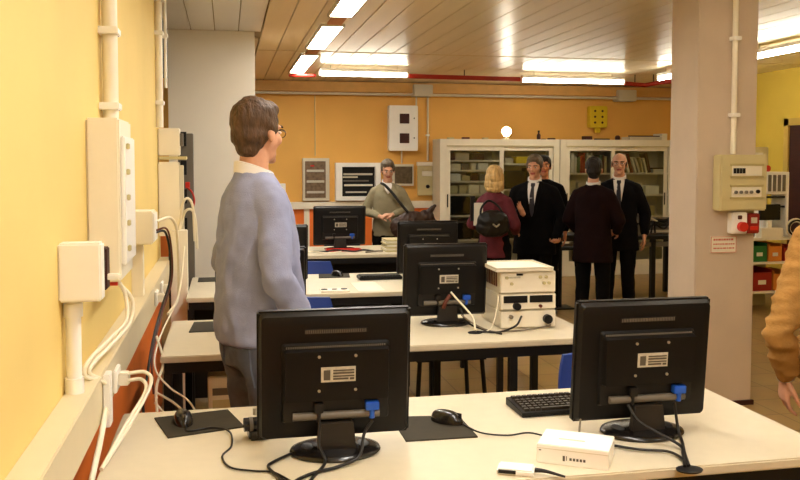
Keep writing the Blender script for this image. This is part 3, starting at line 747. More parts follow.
# computer towers under the second desk
def tower(x, y, label):
    t = empty('computer_tower', (x, y, 0), 0, label, 'computer')
    B('case', M['greycream'], (0, .18, 0, .42, .20, .62), t, bev=.006)
    B('front_panel', M['cream'], (.004, .176, -.010, 0, .205, .615), t, bev=.004)
    B('drive_bay', M['grey'], (.02, .16, -.014, -.010, .54, .57), t); B('drive_bay', M['beige'], (.02, .16, -.014, -.010, .48, .52), t)
    B('support_shelf', M['black'], (-.02, .20, 0, .42, .18, .2), t)
    for a, b in ((-.02, 0), (-.02, .4), (.18, 0), (.18, .4)): B('support_leg', M['black'], (a, a + .02, b, b + .02, 0, .18), t)
    return t
tower(-.09, 3.66, 'cream computer tower in the shade under the left end of the second desk')
t = empty('computer_tower', (.62, 5.28, 0), 0, 'dark computer tower with pale connectors under the third desk', 'computer')
B('case', M['plastic'], (0, .42, 0, .2, .32, .62), t, bev=.005); B('connector_plate', M['greycream'], (.06, .24, -.01, 0, .55, .58), t); B('fan_cover', M['beige'], (.28, .36, -.01, 0, .5, .59), t)
B('stand', M['black'], (.0, .42, 0, .2, 0, .32), t)

# ------------------------------------------------------------------ chairs
def make_chair(label, m, seatm=None):
    t = empty('chair', (0, 0, 0), 0, label, 'chair', 'office chairs between the desk rows')
    bm = bmesh.new(); box(bm, -.22, .22, -.21, .21, .43, .48, bev=.02); obj('seat', bm, seatm or m, t, smooth=True)
    bm = bmesh.new(); rings = []
    for k in range(7):
        z = .50 + k * .040; w = .20 - .03 * (k / 6) ** 3; yb = .20 + .05 * k / 6
        rings.append([Vector((w * s, yb + .03 * (abs(s) ** 2) * -1 + o, z)) for s, o in [(-1, 0), (-.5, 0), (0, 0), (.5, 0), (1, 0), (1, .022), (.5, .028), (0, .03), (-.5, .028), (-1, .022)]])
    loft(bm, rings); obj('backrest', bm, m, t, smooth=True, angle=50)
    for s in (-1, 1): T('back_post', M['black'], [(s * .15, .19, .44), (s * .15, .22, .50), (s * .15, .255, .66)], .012, t)
    for sx in (-1, 1):
        for sy in (-1, 1):
            T('leg', M['black'], [(sx * .18, sy * .17, .43), (sx * .21, sy * .20, 0.0)], .013, t, crv=False)
    T('crossbar', M['black'], [(-.18, 0, .42), (.18, 0, .42)], .012, t, crv=False)
    return t
ch = make_chair('dark fabric chair with black legs pushed under the second desk', M['navyfab'])
ch.location = (1.22, 4.68, 0)
bc = make_chair('blue chair behind the right front monitor, only its back edge showing', M['bluefab'])
bc.location = (1.53, 3.02, 0)
dup(bc, (.42, 4.70, 0), 0, 'blue chair behind the second desk beside the man in blue')
dup(bc, (.64, 6.50, 0), 0, 'blue chair seen through the gap above the third desk, left one')
dup(bc, (1.60, 6.5, 0), 0, 'blue chair above the third desk at the left edge of the monitor')
dup(bc, (.62, 8.45, 0), 0, 'blue chair beyond the farthest desk next to the orange dado')
dk = dup(ch, (1.18, 8.55, 0), 0, 'dark chair beyond the farthest desk left of the man with the bag')

# ------------------------------------------------------------------ glass cabinets
CF = 10.6
def cabinet(x0, x1, label, shelves_l, shelves_r, xm):
    t = empty('display_cabinet', (x0, CF, 0), 0, label, 'cabinet', 'cream glass cabinets against the back wall')
    w = x1 - x0; H = 1.84; D = .40
    B('carcass', M['greycream'], [(0, .03, 0, D, 0, H), (w - .03, w, 0, D, 0, H), (.03, w - .03, 0, D, H - .03, H), (.03, w - .03, 0, D, .0, .10), (.03, w - .03, D - .01, D, .1, H - .03), (xm - x0 - .012, xm - x0 + .012, .03, D - .01, .1, H - .03)], t, bev=.002)
    B('front_frame', M['cream'], [(0, .085, -.012, 0, 0, H), (w - .085, w, -.012, 0, 0, H), (.085, w - .085, -.012, 0, H - .10, H), (.085, w - .085, -.012, 0, 0, .14)], t, bev=.003)
    B('top_rail', M['beige'], (.085, w - .085, -.016, -.012, H - .096, H - .084), t)
    for z in shelves_l: B('shelf', M['cream'], (.03, xm - x0 - .012, .03, D - .012, z - .022, z), t)
    for z in shelves_r: B('shelf', M['cream'], (xm - x0 + .012, w - .03, .03, D - .012, z - .022, z), t)
    for a, b, y in ((.085, xm - x0 + .028, .002), (xm - x0 - .028, w - .085, .016)):
        f = B('sliding_door', M['cream'], [(a, a + .055, y, y + .012, .14, H - .10), (b - .055, b, y, y + .012, .14, H - .10), (a + .055, b - .055, y, y + .012, H - .15, H - .10), (a + .055, b - .055, y, y + .012, .14, .20)], t)
        B('glass_pane', M['glass'], (a + .055, b - .055, y + .004, y + .008, .20, H - .15), f)
        B('door_handle', M['black'], (b - .045 if a > .1 else a + .012, (b - .03) if a > .1 else a + .027, y - .006, y, .95, 1.12), f)
    return t
sl1 = (1.566, 1.435, 1.292, 1.121, .84, .52, .12); sr1 = (1.52, 1.18, .84, .52, .12)
cabinet(2.71, 4.355, 'left cream glass cabinet full of small boxes, behind the woman in maroon', sl1, sr1, 3.55)
sl2 = (1.391, 1.094, .80, .48, .12)
cabinet(4.365, 6.03, 'right cream glass cabinet with a row of leaning books on its top shelf', sl2, sl2, 5.13)
rnd = random.Random(3)
def item(name, m, x, y, z, w, d, h, label, cat, group=None, tilt=0.0, lid=None):
    bm = bmesh.new(); box(bm, 0, w, 0, d, 0, h, bev=min(.004, w * .2))
    if lid: box(bm, w * .12, w * .88, -.003, 0, h * .35, h * .7)
    bm.transform(Matrix.Rotation(tilt, 4, 'Y'))
    mn = min(v.co.z for v in bm.verts); bm.transform(Matrix.Translation((0, 0, -mn)))
    return obj(name, bm, m, None, loc=(x, y, z), label=label, cat=cat, group=group)
# boxes in the left bay of the left cabinet
cols = [('white', M['white']), ('pale grey', M['greycream']), ('cream', M['cream']), ('dark brown', M['brown']), ('beige', M['beige']), ('dark grey', M['grey'])]
ords = ('top', 'second', 'third', 'fourth')
for si, z in enumerate((1.566, 1.435, 1.292, 1.121)):
    zt = (1.71, 1.566, 1.435, 1.292)[si] - .03
    x = 2.83; k = 0
    while x < 3.42:
        w_ = rnd.choice((.07, .10, .14, .18)); cn, cm = cols[rnd.choice((0, 1, 2, 2, 3, 4, 5, 1))] if k else cols[(3, 2, 0, 4)[si]]
        if x + w_ > 3.52: break
        h_ = rnd.uniform(.55, .95) * (zt - z)
        item('storage_box', cm, x, CF + .07, z + .001, w_, .22, h_, '%s box on the %s shelf of the left glass cabinet' % (cn, ords[si]), 'box', 'small boxes in the left glass cabinet', lid=(k % 2 == 0))
        x += w_ + rnd.uniform(.01, .035); k += 1
# right bay
item('bowl_box', M['yellow'], 3.78, CF + .08, 1.521, .25, .2, .09, 'yellow box on the top shelf of the left glass cabinet', 'box')
item('storage_box', M['greycream'], 3.62, CF + .08, 1.521, .12, .2, .07, 'grey box beside the yellow one in the left glass cabinet', 'box')
item('storage_box', M['copper'], 4.07, CF + .08, 1.521, .13, .2, .12, 'brown box at the right end of the left cabinet top shelf', 'box')
for x, w_, h_ in ((3.62, .3, .24), (3.95, .28, .28)):
    item('equipment_case', M['plastic'], x, CF + .1, 1.181, w_, .25, h_, 'black equipment case on the dark second shelf of the left cabinet', 'case', 'black cases in the left glass cabinet')
for x, w_, h_ in ((2.85, .3, .24), (3.18, .26, .22)):
    item('equipment_case', M['plastic'], x, CF + .1, .841, w_, .25, h_, 'black equipment case low in the left bay of the left cabinet', 'case', 'black cases low in the left glass cabinet')
for x, w_, h_ in ((2.85, .32, .2), (3.2, .26, .26), (3.62, .3, .25), (3.95, .25, .2)):
    item('equipment_case', M['plastic'], x, CF + .1, .521, w_, .25, h_, 'black equipment case on the lowest visible shelf of the left cabinet', 'case', 'black cases at the bottom of the left glass cabinet')
# books on the top shelf of the right cabinet
bcols = [('white', M['paper']), ('beige', M['beige']), ('red', M['darkred']), ('pale grey', M['greycream']), ('dark blue', mat('book_navy', (44, 48, 74), .6)), ('brown', mat('book_brown', (112, 76, 50), .6)), ('green', mat('book_green', (84, 100, 66), .6))]
x = 4.47; k = 0
seen = {}
while x < 5.90:
    if 5.07 < x < 5.16: x = 5.165
    w_ = rnd.choice((.018, .025, .034, .045)); h_ = rnd.uniform(.19, .275); cn, cm = bcols[rnd.choice((0, 0, 0, 1, 2, 3, 3, 4, 5, 6, 5))]
    tl = 0 if x < 5.2 else rnd.uniform(-.34, -.22)
    if x > 5.72: break
    bm = bmesh.new(); box(bm, 0, w_, 0, .18, 0, h_, bev=.002); box(bm, w_ * .15, w_ * .85, -.0015, 0, h_ * .6, h_ * .8)
    bm.transform(Matrix.Rotation(tl, 4, 'Y')); mn = min(v.co.z for v in bm.verts); bm.transform(Matrix.Translation((0, 0, -mn)))
    side = 'upright in the left half' if x < 5.12 else 'leaning in the right half'
    obj('book', bm, cm, None, loc=(x, CF + .06, 1.392), label='%s book standing %s of the right cabinet top shelf' % (cn, side), cat='book', group='%s books %s of the right cabinet' % (cn, side))
    x += w_ + (.006 if tl == 0 else rnd.uniform(.016, .03)); k += 1
for i, x in enumerate((5.76,)):
    item('paper_stack', M['paper'], x, CF + .06, 1.392, .17, .2, .05, 'flat stack of papers at the right end of the book shelf', 'papers')
    item('folder', M['brown'], x - .02 + .01, CF + .06, 1.443, .18, .2, .02, 'dark folder lying on the papers at the end of the book shelf', 'folder')
for i, (x, w_, h_, m, cn) in enumerate(((4.5, .13, .20, M['beige'], 'beige'), (4.66, .10, .16, M['greycream'], 'pale grey'), (5.25, .14, .21, mat('olive_box', (150, 136, 84), .6), 'olive'), (5.45, .16, .16, M['cream'], 'cream'), (5.66, .2, .12, M['white'], 'white'))):
    item('storage_box', m, x, CF + .08, 1.095, w_, .22, h_, '%s box on the second shelf of the right glass cabinet' % cn, 'box')
for i, (x, w_, h_, m, cn) in enumerate(((4.5, .3, .15, M['cream'], 'cream'), (5.2, .2, .2, M['white'], 'white'), (5.5, .3, .13, M['beige'], 'beige'))):
    item('storage_box', m, x, CF + .08, .801, w_, .22, h_, '%s box on the third shelf of the right glass cabinet' % cn, 'box')

# things on top of the cabinets
CT = 1.841
t = empty('flash_glint', (3.63, CF + .08, CT), 0, 'lamp-shaped glow added for a flash glint on top of the left glass cabinet', 'lamp')  # added lamp-shaped emitter standing in for a flash glint above the glass
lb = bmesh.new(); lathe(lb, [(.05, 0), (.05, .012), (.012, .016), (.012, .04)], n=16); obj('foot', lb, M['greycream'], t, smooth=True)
bm = bmesh.new(); cyl(bm, (0, -.03, .10), .066, .09, 'Y', 24, r2=.045); obj('glint_hood', bm, M['greycream'], t, smooth=True)
bm = bmesh.new(); cyl(bm, (0, -.036, .10), .060, .006, 'Y', 24); obj('glint_disc', bm, M['glint'], t, smooth=True)
t = empty('bottle', (4.10, CF + .1, CT), 0, 'small dark bottle standing on the left glass cabinet right of the added glint', 'bottle')
bm = bmesh.new(); lathe(bm, [(.022, 0), (.026, .01), (.026, .06), (.012, .08), (.012, .10)], n=16); obj('body', bm, M['brown'], t, smooth=True)
C('cap', M['black'], (0, 0, .10), .014, .02, 'Z', t, n=16)
for x, w_, h_, m, l in ((4.25, .09, .02, M['brown'], 'flat dark block on the left cabinet beside the bottle'), (4.16, .05, .012, M['copper'], 'tiny brown piece at the foot of the bottle on the cabinet'),
                        (2.85, .08, .022, M['beige'], 'small tan block at the left end of the left cabinet top'), (3.05, .09, .026, M['copper'], 'small brown block on the left cabinet top, left of the added glint'), (3.33, .07, .022, M['beige'], 'small tan block just left of the added glint'),
                        (4.75, .12, .05, M['brown'], 'dark box on the right cabinet top, left of the yellow wall box'), (4.93, .2, .018, M['brown'], 'thin dark slab under the yellow wall box on the cabinet')):
    item('small_block', m, x, CF + .1, CT, w_, .08, h_, l, 'block')
bm = bmesh.new(); lathe(bm, [(.03, 0), (.036, .015), (.034, .045), (.018, .062), (.001, .064)], n=16)
obj('small_pot', bm, M['brown'], None, smooth=True, loc=(5.24, CF + .1, CT), label='small round dark pot on the right cabinet top', cat='pot')
t = empty('carton_tray', (5.40, CF + .06, CT), 0, 'long flat pale carton on the right end of the right cabinet', 'carton')
B('tray_body', M['greycream'], (0, .48, 0, .25, 0, .045), t, bev=.003); B('end_flap', M['cream'], (.48, .56, 0, .25, 0, .09), t, bev=.003); B('dark_rod', M['brown'], (.0, .46, .02, .05, .047, .062), t)

# ------------------------------------------------------------------ table behind the men
t = empty('workbench', (4.2, 8.75, 0), 0, 'dark-topped steel workbench behind the two men in suits', 'workbench')
B('bench_top', M['black'], (-.85, .95, -.32, .4, .69, .73), t, bev=.004)
B('apron', M['grey'], [(-.82, .92, -.29, -.26, .61, .66)], t)
for x in (-.78, .38, .90):
    for y in (-.28, .36): B('leg', M['black'], (x - .025, x + .025, y - .025, y + .025, 0, .69), t)
t = empty('instrument_rack', (4.62, 8.62, .731), 0, 'tangle-covered grey instrument on the workbench beside the right pillar', 'instrument')
B('body', M['grey'], (0, .42, 0, .3, 0, .08), t, bev=.004); B('body_upper', M['black'], (.06, .42, .03, .3, .09, .17), t, bev=.004); B('plate', M['greycream'], (0, .42, -.01, 0, .02, .05), t)
for i in range(3):
    T('instrument_cable', M['bcable'], [(4.55 + .05 * i, 8.55, .74 + i * .01), (4.62, 8.54 - .02 * i, .86 + .02 * i), (4.75, 8.53, .80 + .05 * i), (4.86, 8.52 - .02 * i, .92), (4.98, 8.55, .78)], .011,
      label='black cable heap over the grey instrument beside the pillar', cat='cable', group='black cables on the workbench instrument')
t = empty('open_book', (4.44, 8.50, .96), 0, 'slanted white paper propped behind the bald man on the workbench', 'paper')
bm = bmesh.new(); box(bm, -.17, .17, -.1, .1, 0, .012, mx=Matrix.Rotation(.42, 4, 'Y')); obj('sheet', bm, M['paper'], t)
B('prop', M['grey'], (-.02, .02, .0, .04, -.228, -.005), t)
t = empty('barrier_post', (3.43, 8.30, 0), 0, 'thin black metal stand with two arms beside the gesturing man', 'stand')
T('post', M['black'], [(0, 0, 0), (0, 0, .86)], .022, t, crv=False); T('arm', M['black'], [(-.05, 0, .76), (.25, 0, .76)], .022, t, crv=False); T('arm', M['black'], [(-.05, 0, .63), (.25, 0, .63)], .022, t, crv=False)
B('foot', M['black'], (-.12, .12, -.12, .12, 0, .015), t)

# ------------------------------------------------------------------ shelving and instruments on the right
rx, ry = 5.17, 7.60
t = empty('shelf_rack', (rx, ry, 0), 0, 'cream shelving unit with coloured bins at the right edge behind the pillar', 'shelving')
for z in (.20, .50, .745): B('shelf', M['cream'], (0, .95, 0, .4, z, z + .022), t)
for x in (0, .92):
    for y in (0, .37): B('upright', M['greycream'], (x, x + .03, y, y + .03, 0, .745), t)
def bin_(x, z, w_, h_, m, l, name='storage_bin'):
    t = empty(name, (x, ry + .03, z), 0, l, 'bin'); B('bin_body', m, [(0, w_, 0, .3, 0, .01), (0, .008, 0, .3, .01, h_), (w_ - .008, w_, 0, .3, .01, h_), (.008, w_ - .008, .292, .3, .01, h_), (.008, w_ - .008, 0, .01, .01, h_ * .85)], t)
    B('label_holder', M['paper'], (w_ * .3, w_ * .7, -.003, 0, h_ * .3, h_ * .5), t)
orn = mat('orange_plastic', (214, 130, 46), .5)
bin_(5.23, .523, .17, .19, M['green'], 'green bin on the middle shelf behind the pillar')
bin_(5.42, .523, .15, .18, orn, 'orange bin right of the green one on the middle shelf')
bin_(5.59, .523, .14, .16, M['darkred'], 'dark red bin at the right of the middle shelf')
bin_(5.24, .223, .22, .22, M['darkred'], 'dark red bin on the bottom shelf behind the pillar')
bin_(5.48, .223, .18, .2, orn, 'orange bin on the bottom shelf by the brown jacket')
t = empty('switch_cabinet', (5.36, ry + .42, 0), 0, 'tall beige cabinet of switches just right of the right pillar', 'switch cabinet')
B('panel', M['beige'], (0, .31, 0, .12, 0, 1.70), t, bev=.006)
for i in range(5):
    for j in range(3): B('switch', M['black'] if (i + j) % 3 else M['greycream'], (.06 + j * .085, .09 + j * .085, -.016, 0, .87 + i * .16, .91 + i * .16), t)
B('display', M['paper'], (.14, .24, -.006, 0, 1.53, 1.64), t)
C('red_lamp', M['red'], (.27, -.05, 1.47), .035, .05, 'Y', t)
t = empty('power_tool', (5.20, ry + .06, .768), 0, 'small black tool standing on the right shelving beside the pillar', 'tool')
B('tool_body', M['black'], (0, .08, 0, .12, 0, .10), t, bev=.01); B('grip', M['green'], (.02, .06, .03, .08, .10, .2), t, bev=.008)
t = empty('signal_unit', (5.40, ry + .1, .768), 0, 'white slatted electronic rack unit on the right shelving', 'instrument')
B('case', M['white'], [(0, .03, 0, .25, 0, .67), (.26, .29, 0, .25, 0, .67), (.03, .26, 0, .25, .44, .67)], t, bev=.004)
for i in range(4): B('slot', M['grey'], (.045 + i * .055, .08 + i * .055, -.006, 0, .47, .64), t)
B('rail', M['black'], [(.03, .26, .02, .04, .40, .42), (.03, .26, .02, .04, .30, .32)], t)
t = empty('small_monitor', (5.31, ry + .02, .768), 0, 'small black screen with cream base on the right shelving', 'screen')
B('screen', M['black'], (0, .23, 0, .04, .18, .34), t, bev=.004); B('base', M['cream'], (0, .25, -.02, .07, .0, .10), t, bev=.004); B('neck', M['cream'], (.09, .14, .01, .04, .1, .18), t)
t = empty('cable_coil', (5.66, ry - .03, .87), 0, 'coil of white and black cable hanging at the right shelving edge', 'cable coil')
for i, (m, r) in enumerate(((M['wcable'], .10), (M['wcable'], .075), (M['bcable'], .088))):
    T('loop', m, [(r * math.cos(a * PI / 6), -.02 - i * .012, r * .9 * math.sin(a * PI / 6)) for a in range(13)], .010, t)

# ------------------------------------------------------------------ people
def vox(bm, size, disp=None, smooth_it=3):
    """fuse closed pieces into one continuous surface"""
    me = bpy.data.meshes.new('tmp'); bm.to_mesh(me); bm.free()
    o = bpy.data.objects.new('tmp', me); COL.objects.link(o)
    m = o.modifiers.new('r', 'REMESH'); m.mode = 'VOXEL'; m.voxel_size = size
    s = o.modifiers.new('s', 'SMOOTH'); s.factor = .5; s.iterations = smooth_it
    dg = bpy.context.evaluated_depsgraph_get()
    nm = bpy.data.meshes.new_from_object(o.evaluated_get(dg))
    bpy.data.objects.remove(o); bpy.data.meshes.remove(me)
    if disp:
        nrm = [v.normal.copy() for v in nm.vertices]
        for v, n in zip(nm.vertices, nrm): v.co += n * disp(v.co)
    b = bmesh.new(); b.from_mesh(nm); bpy.data.meshes.remove(nm)
    return b

def folds(amp, fx=9, fz=5, seed=0.0):
    def f(p):
        q = Vector((p.x * fx + seed, p.y * fx + seed * 2, p.z * fz - seed))
        a = noise.noise(q); b = noise.noise(q * 2.3 + Vector((5, 1, 2)))
        return amp * (1 - 2 * abs(a)) * .7 + amp * .45 * b
    return f

def ringe(z, rx, ry, y=0, x=0, n=24, p=2.4):
    out = []
    for i in range(n):
        a = 2 * PI * i / n; c, s = math.cos(a), math.sin(a)
        out.append(Vector((x + rx * math.copysign(abs(c) ** (2 / p), c), y + ry * math.copysign(abs(s) ** (2 / p), s), z)))
    return out

def torso(bm, rings, lean):
    loft(bm, [[Vector((q.x, q.y - lean * max(0, z - .95) / .5, q.z)) for q in ringe(z, rx, ry, y)] for z, rx, ry, y in rings])

def hand(bm, wrist, d, palm_n, side, curl=.35, s=1.0, spread=.12):
    """wrist, finger direction d, palm normal (direction the palm faces), side +1/-1 = direction of the thumb along d x n"""
    w = Vector(wrist); d = Vector(d).normalized(); n = Vector(palm_n); n = (n - d * n.dot(d)).normalized(); t = d.cross(n).normalized() * side
    L = .092 * s
    rings = []
    for f, wd, th in ((-.18, .026, .021), (0.0, .030, .020), (.35, .039, .018), (.75, .042, .016), (1.0, .040, .013)):
        c = w + d * L * f
        rings.append([c + t * wd * s * math.cos(2 * PI * i / 16) + n * th * s * math.sin(2 * PI * i / 16) for i in range(16)])
    loft(bm, rings)
    for k, (o, ln, sp) in enumerate(((.031, .072, 1), (.0105, .080, .35), (-.0105, .074, -.35), (-.030, .058, -1))):
        p = w + d * L * (.93 if k != 3 else .86) + t * o * s
        dd = (d + t * spread * sp).normalized(); ang = curl * (.7 + .12 * k)
        r = .0088 * s
        for j, seg in enumerate((.46, .30, .24)):
            ax = dd.cross(n).normalized()
            dd = (Quaternion(ax, ang * (.8 if j == 0 else 1.0)) @ dd).normalized()
            nn = (Quaternion(ax, ang * (.8 if j == 0 else 1.0)) @ n)
            q = p + dd * ln * seg * s
            capsule(bm, p, q, r * (1 - .07 * j), r * (.93 - .08 * j), 10); p = q; n_keep = nn
    # thumb leaves the side of the palm near its base
    p0 = w + d * L * .22 + t * .026 * s; dd = (d * .62 + t * .62 + n * .28).normalized()
    p1 = p0 + dd * .040 * s; d2 = (d * .9 + t * .22 + n * .35).normalized(); p2 = p1 + d2 * .032 * s; p3 = p2 + (d2 + n * .2 - t * .15).normalized() * .024 * s
    capsule(bm, p0, p1, .014 * s, .011 * s, 10); capsule(bm, p1, p2, .0108 * s, .0098 * s, 10); capsule(bm, p2, p3, .0098 * s, .008 * s, 10)

def person(name, loc, rotz, H, label, top, top_m, trouser_m, hair_m, pose, hair='short', skin=None, lean=0.0, head=(0, 0, 0), voxel=.009, cloth_vox=.012, wide=1.0,
           hem=.80, legs=None, shoe_m=None, belly=0.0, group=None, amp=.006, headfix=(0, 0, 0), ff=(10, 9)):
    """pose: dict L=(elbow, wrist, hand_dir, palm_normal), R=...; local frame faces -Y, left hand at +X"""
    K = H / 1.75; skin = skin or M['skin']
    t = empty(name, loc, rotz, label, 'person', group); SCL = Matrix.Scale(K, 4)
    R = {}
    wd = wide
    sh = {'L': Vector((.163 * wd, -lean * .9, 1.378)), 'R': Vector((-.163 * wd, -lean * .9, 1.378))}
    legs = legs or {'L': ((.10, -.02, .49), (.115, .0, .075)), 'R': ((-.10, -.02, .49), (-.115, .0, .075))}
    hip = {'L': Vector((.095, 0, .90)), 'R': Vector((-.095, 0, .90))}
    # ---- skin body
    b = bmesh.new()
    torso(b, [(.82, .14, .09, 0), (.92, .155, .105, 0), (1.04, .135 * wd, .09 + belly * .5, -belly * .3), (1.2, .145 * wd, .095, -belly * .2), (1.33, .150 * wd, .095, 0), (1.40, .125 * wd, .08, 0.005), (1.45, .08, .06, .01)], lean)
    nk = Vector((0, .012 - lean, 1.45)); hc = Vector((headfix[0], -.012 - lean * 1.15 + headfix[1], 1.635 + headfix[2]))
    capsule(b, nk, hc + Vector((0, .015, -.07)), .058, .052, 18)
    for s in 'LR':
        e, w_, hd, pn = pose[s]; e = Vector(e); w_ = Vector(w_)
        capsule(b, sh[s], e, .046, .038); capsule(b, e, w_, .038, .026)
        hand(b, w_, hd, pn, 1 if s == 'L' else -1, pose.get('curl' + s, .35), 1.0)
        kn, an = legs[s]
        capsule(b, hip[s], kn, .078, .05); capsule(b, kn, an, .05, .036); ell(b, (an[0], an[1] - .05, .05), (.04, .11, .035))
    HM = Matrix.Translation(hc) @ Matrix.Rotation(head[0], 4, 'Z') @ Matrix.Rotation(head[1], 4, 'X') @ Matrix.Rotation(head[2], 4, 'Y')
    def he(c, r): ell(b, c, r, HM, 20)
    he((0, .018, .032), (.074, .094, .082)); he((0, -.02, -.02), (.060, .070, .080)); he((0, -.032, -.072), (.046, .048, .040)); he((0, -.078, -.096), (.020, .016, .015))
    he((0, -.072, .028), (.050, .020, .011)); he((.036, -.062, -.022), (.022, .022, .024)); he((-.036, -.062, -.022), (.022, .022, .024))
    capsule(b, HM @ Vector((0, -.088, .018)), HM @ Vector((0, -.104, -.022)), .009, .0135, 12); he((.012, -.094, -.026), (.009, .010, .008)); he((-.012, -.094, -.026), (.009, .010, .008))
    he((0, -.080, -.051), (.024, .010, .007)); he((0, -.079, -.062), (.021, .010, .008)); he((0, -.070, -.075), (.030, .016, .022))
    for s in (-1, 1): he((s * .076, .012, -.008), (.010, .017, .029)); he((s * .078, .012, -.030), (.008, .010, .010))
    b = vox(b, voxel * .75 if voxel < .006 else .0065, smooth_it=2); b.transform(SCL)
    # lips by position
    b.faces.ensure_lookup_table(); HI = (SCL @ HM).inverted()
    for f in b.faces:
        c = HI @ f.calc_center_median()
        if c.y < -.075 and abs(c.x) < .024 and -.068 < c.z < -.047: f.material_index = 1
    body = obj('body', b, [skin, M['lip']], t, smooth=True, angle=0)
    # eyes, brows
    for s in (-1, 1):
        e_ = bmesh.new(); ell(e_, (s * .030, -.078, .006), (.014, .009, .0075), HM, 12); e_.transform(SCL); eo = obj('eye', e_, mat('eye_white', (214, 200, 184), .3), t, smooth=True)
        e_ = bmesh.new(); ell(e_, (s * .030, -.084, .006), (.006, .0045, .006), HM, 10); e_.transform(SCL); obj('iris', e_, M['eye'], eo, smooth=True)
        e_ = bmesh.new(); tube(e_, [HM @ Vector((s * .014, -.092, .026)), HM @ Vector((s * .032, -.090, .032)), HM @ Vector((s * .050, -.076, .026))], .004); e_.transform(SCL); obj('eyebrow', e_, hair_m, t, smooth=True)
    # hair
    if hair:
        h_ = bmesh.new()
        def hh(c, r): ell(h_, c, r, HM, 20)
        if hair == 'short':
            hh((0, .026, .045), (.082, .094, .085)); hh((0, .046, -.004), (.073, .068, .070)); hh((0, -.030, .088), (.060, .046, .034))
            for s in (-1, 1): hh((s * .071, .004, .028), (.012, .028, .040))
            hh((0, .052, -.060), (.050, .040, .034))
        elif hair == 'bald':
            for s in (-1, 1): hh((s * .066, .034, .008), (.016, .050, .036))
            hh((0, .078, -.006), (.062, .036, .050))
        elif hair == 'long':
            hh((0, .026, .046), (.086, .100, .086)); hh((0, .060, -.01), (.096, .076, .092)); hh((0, .068, -.07), (.102, .066, .072)); hh((0, .072, -.115), (.088, .056, .046)); hh((0, -.030, .090), (.062, .048, .034))
            for s in (-1, 1): hh((s * .074, .0, -.02), (.020, .046, .070)); hh((s * .074, .02, -.08), (.024, .044, .064))
        def hd(p): return .002 + .0045 * noise.noise(Vector((p.x * 70, p.y * 70, p.z * 28))) + .005 * noise.noise(p * 24)
        h_ = vox(h_, .006, hd, 2); h_.transform(SCL); obj('hair', h_, hair_m, t, smooth=True, angle=0)
    # ---- trousers
    b = bmesh.new()
    torso(b, [(.78, .165, .112, 0), (.90, .172, .122, 0), (1.0, .162, .112 + belly * .5, -belly * .3), (1.03, .155, .108 + belly * .5, -belly * .3)], 0)
    for s in 'LR':
        kn, an = legs[s]; an = Vector(an); kn = Vector(kn)
        capsule(b, hip[s], kn, .094, .070, 18); capsule(b, kn, an + (an - kn).normalized() * -.0, .069, .060, 18)
        ell(b, an, (.066, .070, .045))
    b = vox(b, cloth_vox, folds(.007, 10, 7, 3.1)); b.transform(SCL); obj('trousers', b, trouser_m, t, smooth=True, angle=0)
    for s in 'LR':
        an = legs[s][1]; b = bmesh.new()
        ell(b, (an[0], an[1] - .07, .042), (.048, .115, .036)); ell(b, (an[0], an[1] + .01, .055), (.043, .055, .05)); ell(b, (an[0], an[1] - .13, .035), (.043, .06, .03))
        box(b, an[0] - .038, an[0] + .038, an[1] - .16, an[1] + .055, 0.001, .02, bev=.008)
        b = vox(b, .009); b.transform(SCL); obj('shoe', b, shoe_m or M['black'], t, smooth=True, angle=0)
    # ---- top garment
    b = bmesh.new()
    jk = .012 if top == 'jacket' else 0.0
    rg = [(hem, .182 * wd + jk * 2, .125 + jk + belly * .6, -belly * .3), (.92, .180 * wd + jk, .128 + jk + belly, -belly * .5), (1.06, .166 * wd + jk, .118 + jk + belly, -belly * .5), (1.2, .170 * wd + jk, .120 + jk + belly * .5, -belly * .2),
          (1.32, .178 * wd + jk, .120 + jk, 0), (1.385, .160 * wd + jk, .104 + jk, .004), (1.43, .115 * wd + jk, .084, .008), (1.465, .078, .070, .01), (1.492, .068, .064, .01)]
    torso(b, rg, lean)
    for s in 'LR':
        e, w_, hd_, pn = pose[s]; e = Vector(e); w_ = Vector(w_); q = w_ - (w_ - e).normalized() * .012
        capsule(b, Vector(((.05 if s == 'L' else -.05), .01 - lean, 1.437)), sh[s] + Vector((0, 0, -.004)), .052, .056 + jk, 18)
        capsule(b, sh[s] + Vector((0, 0, -.008)), e, .059 + jk, .053 + jk * .6, 18); capsule(b, e, q - (q - e).normalized() * .03, .054 + jk * .6, .040 + jk * .4, 18)
        cyl_d = (q - e).normalized()
    fd = folds(amp, ff[0], ff[1], len(label) * .37)
    b = vox(b, cloth_vox, fd); b.transform(SCL); ob = obj('jacket' if top == 'jacket' else ('sweater' if top == 'sweater' else 'coat'), b, top_m, t, smooth=True, angle=0)
    t['_k'] = K
    del t['_k']
    return t, K, ob, HM, pose

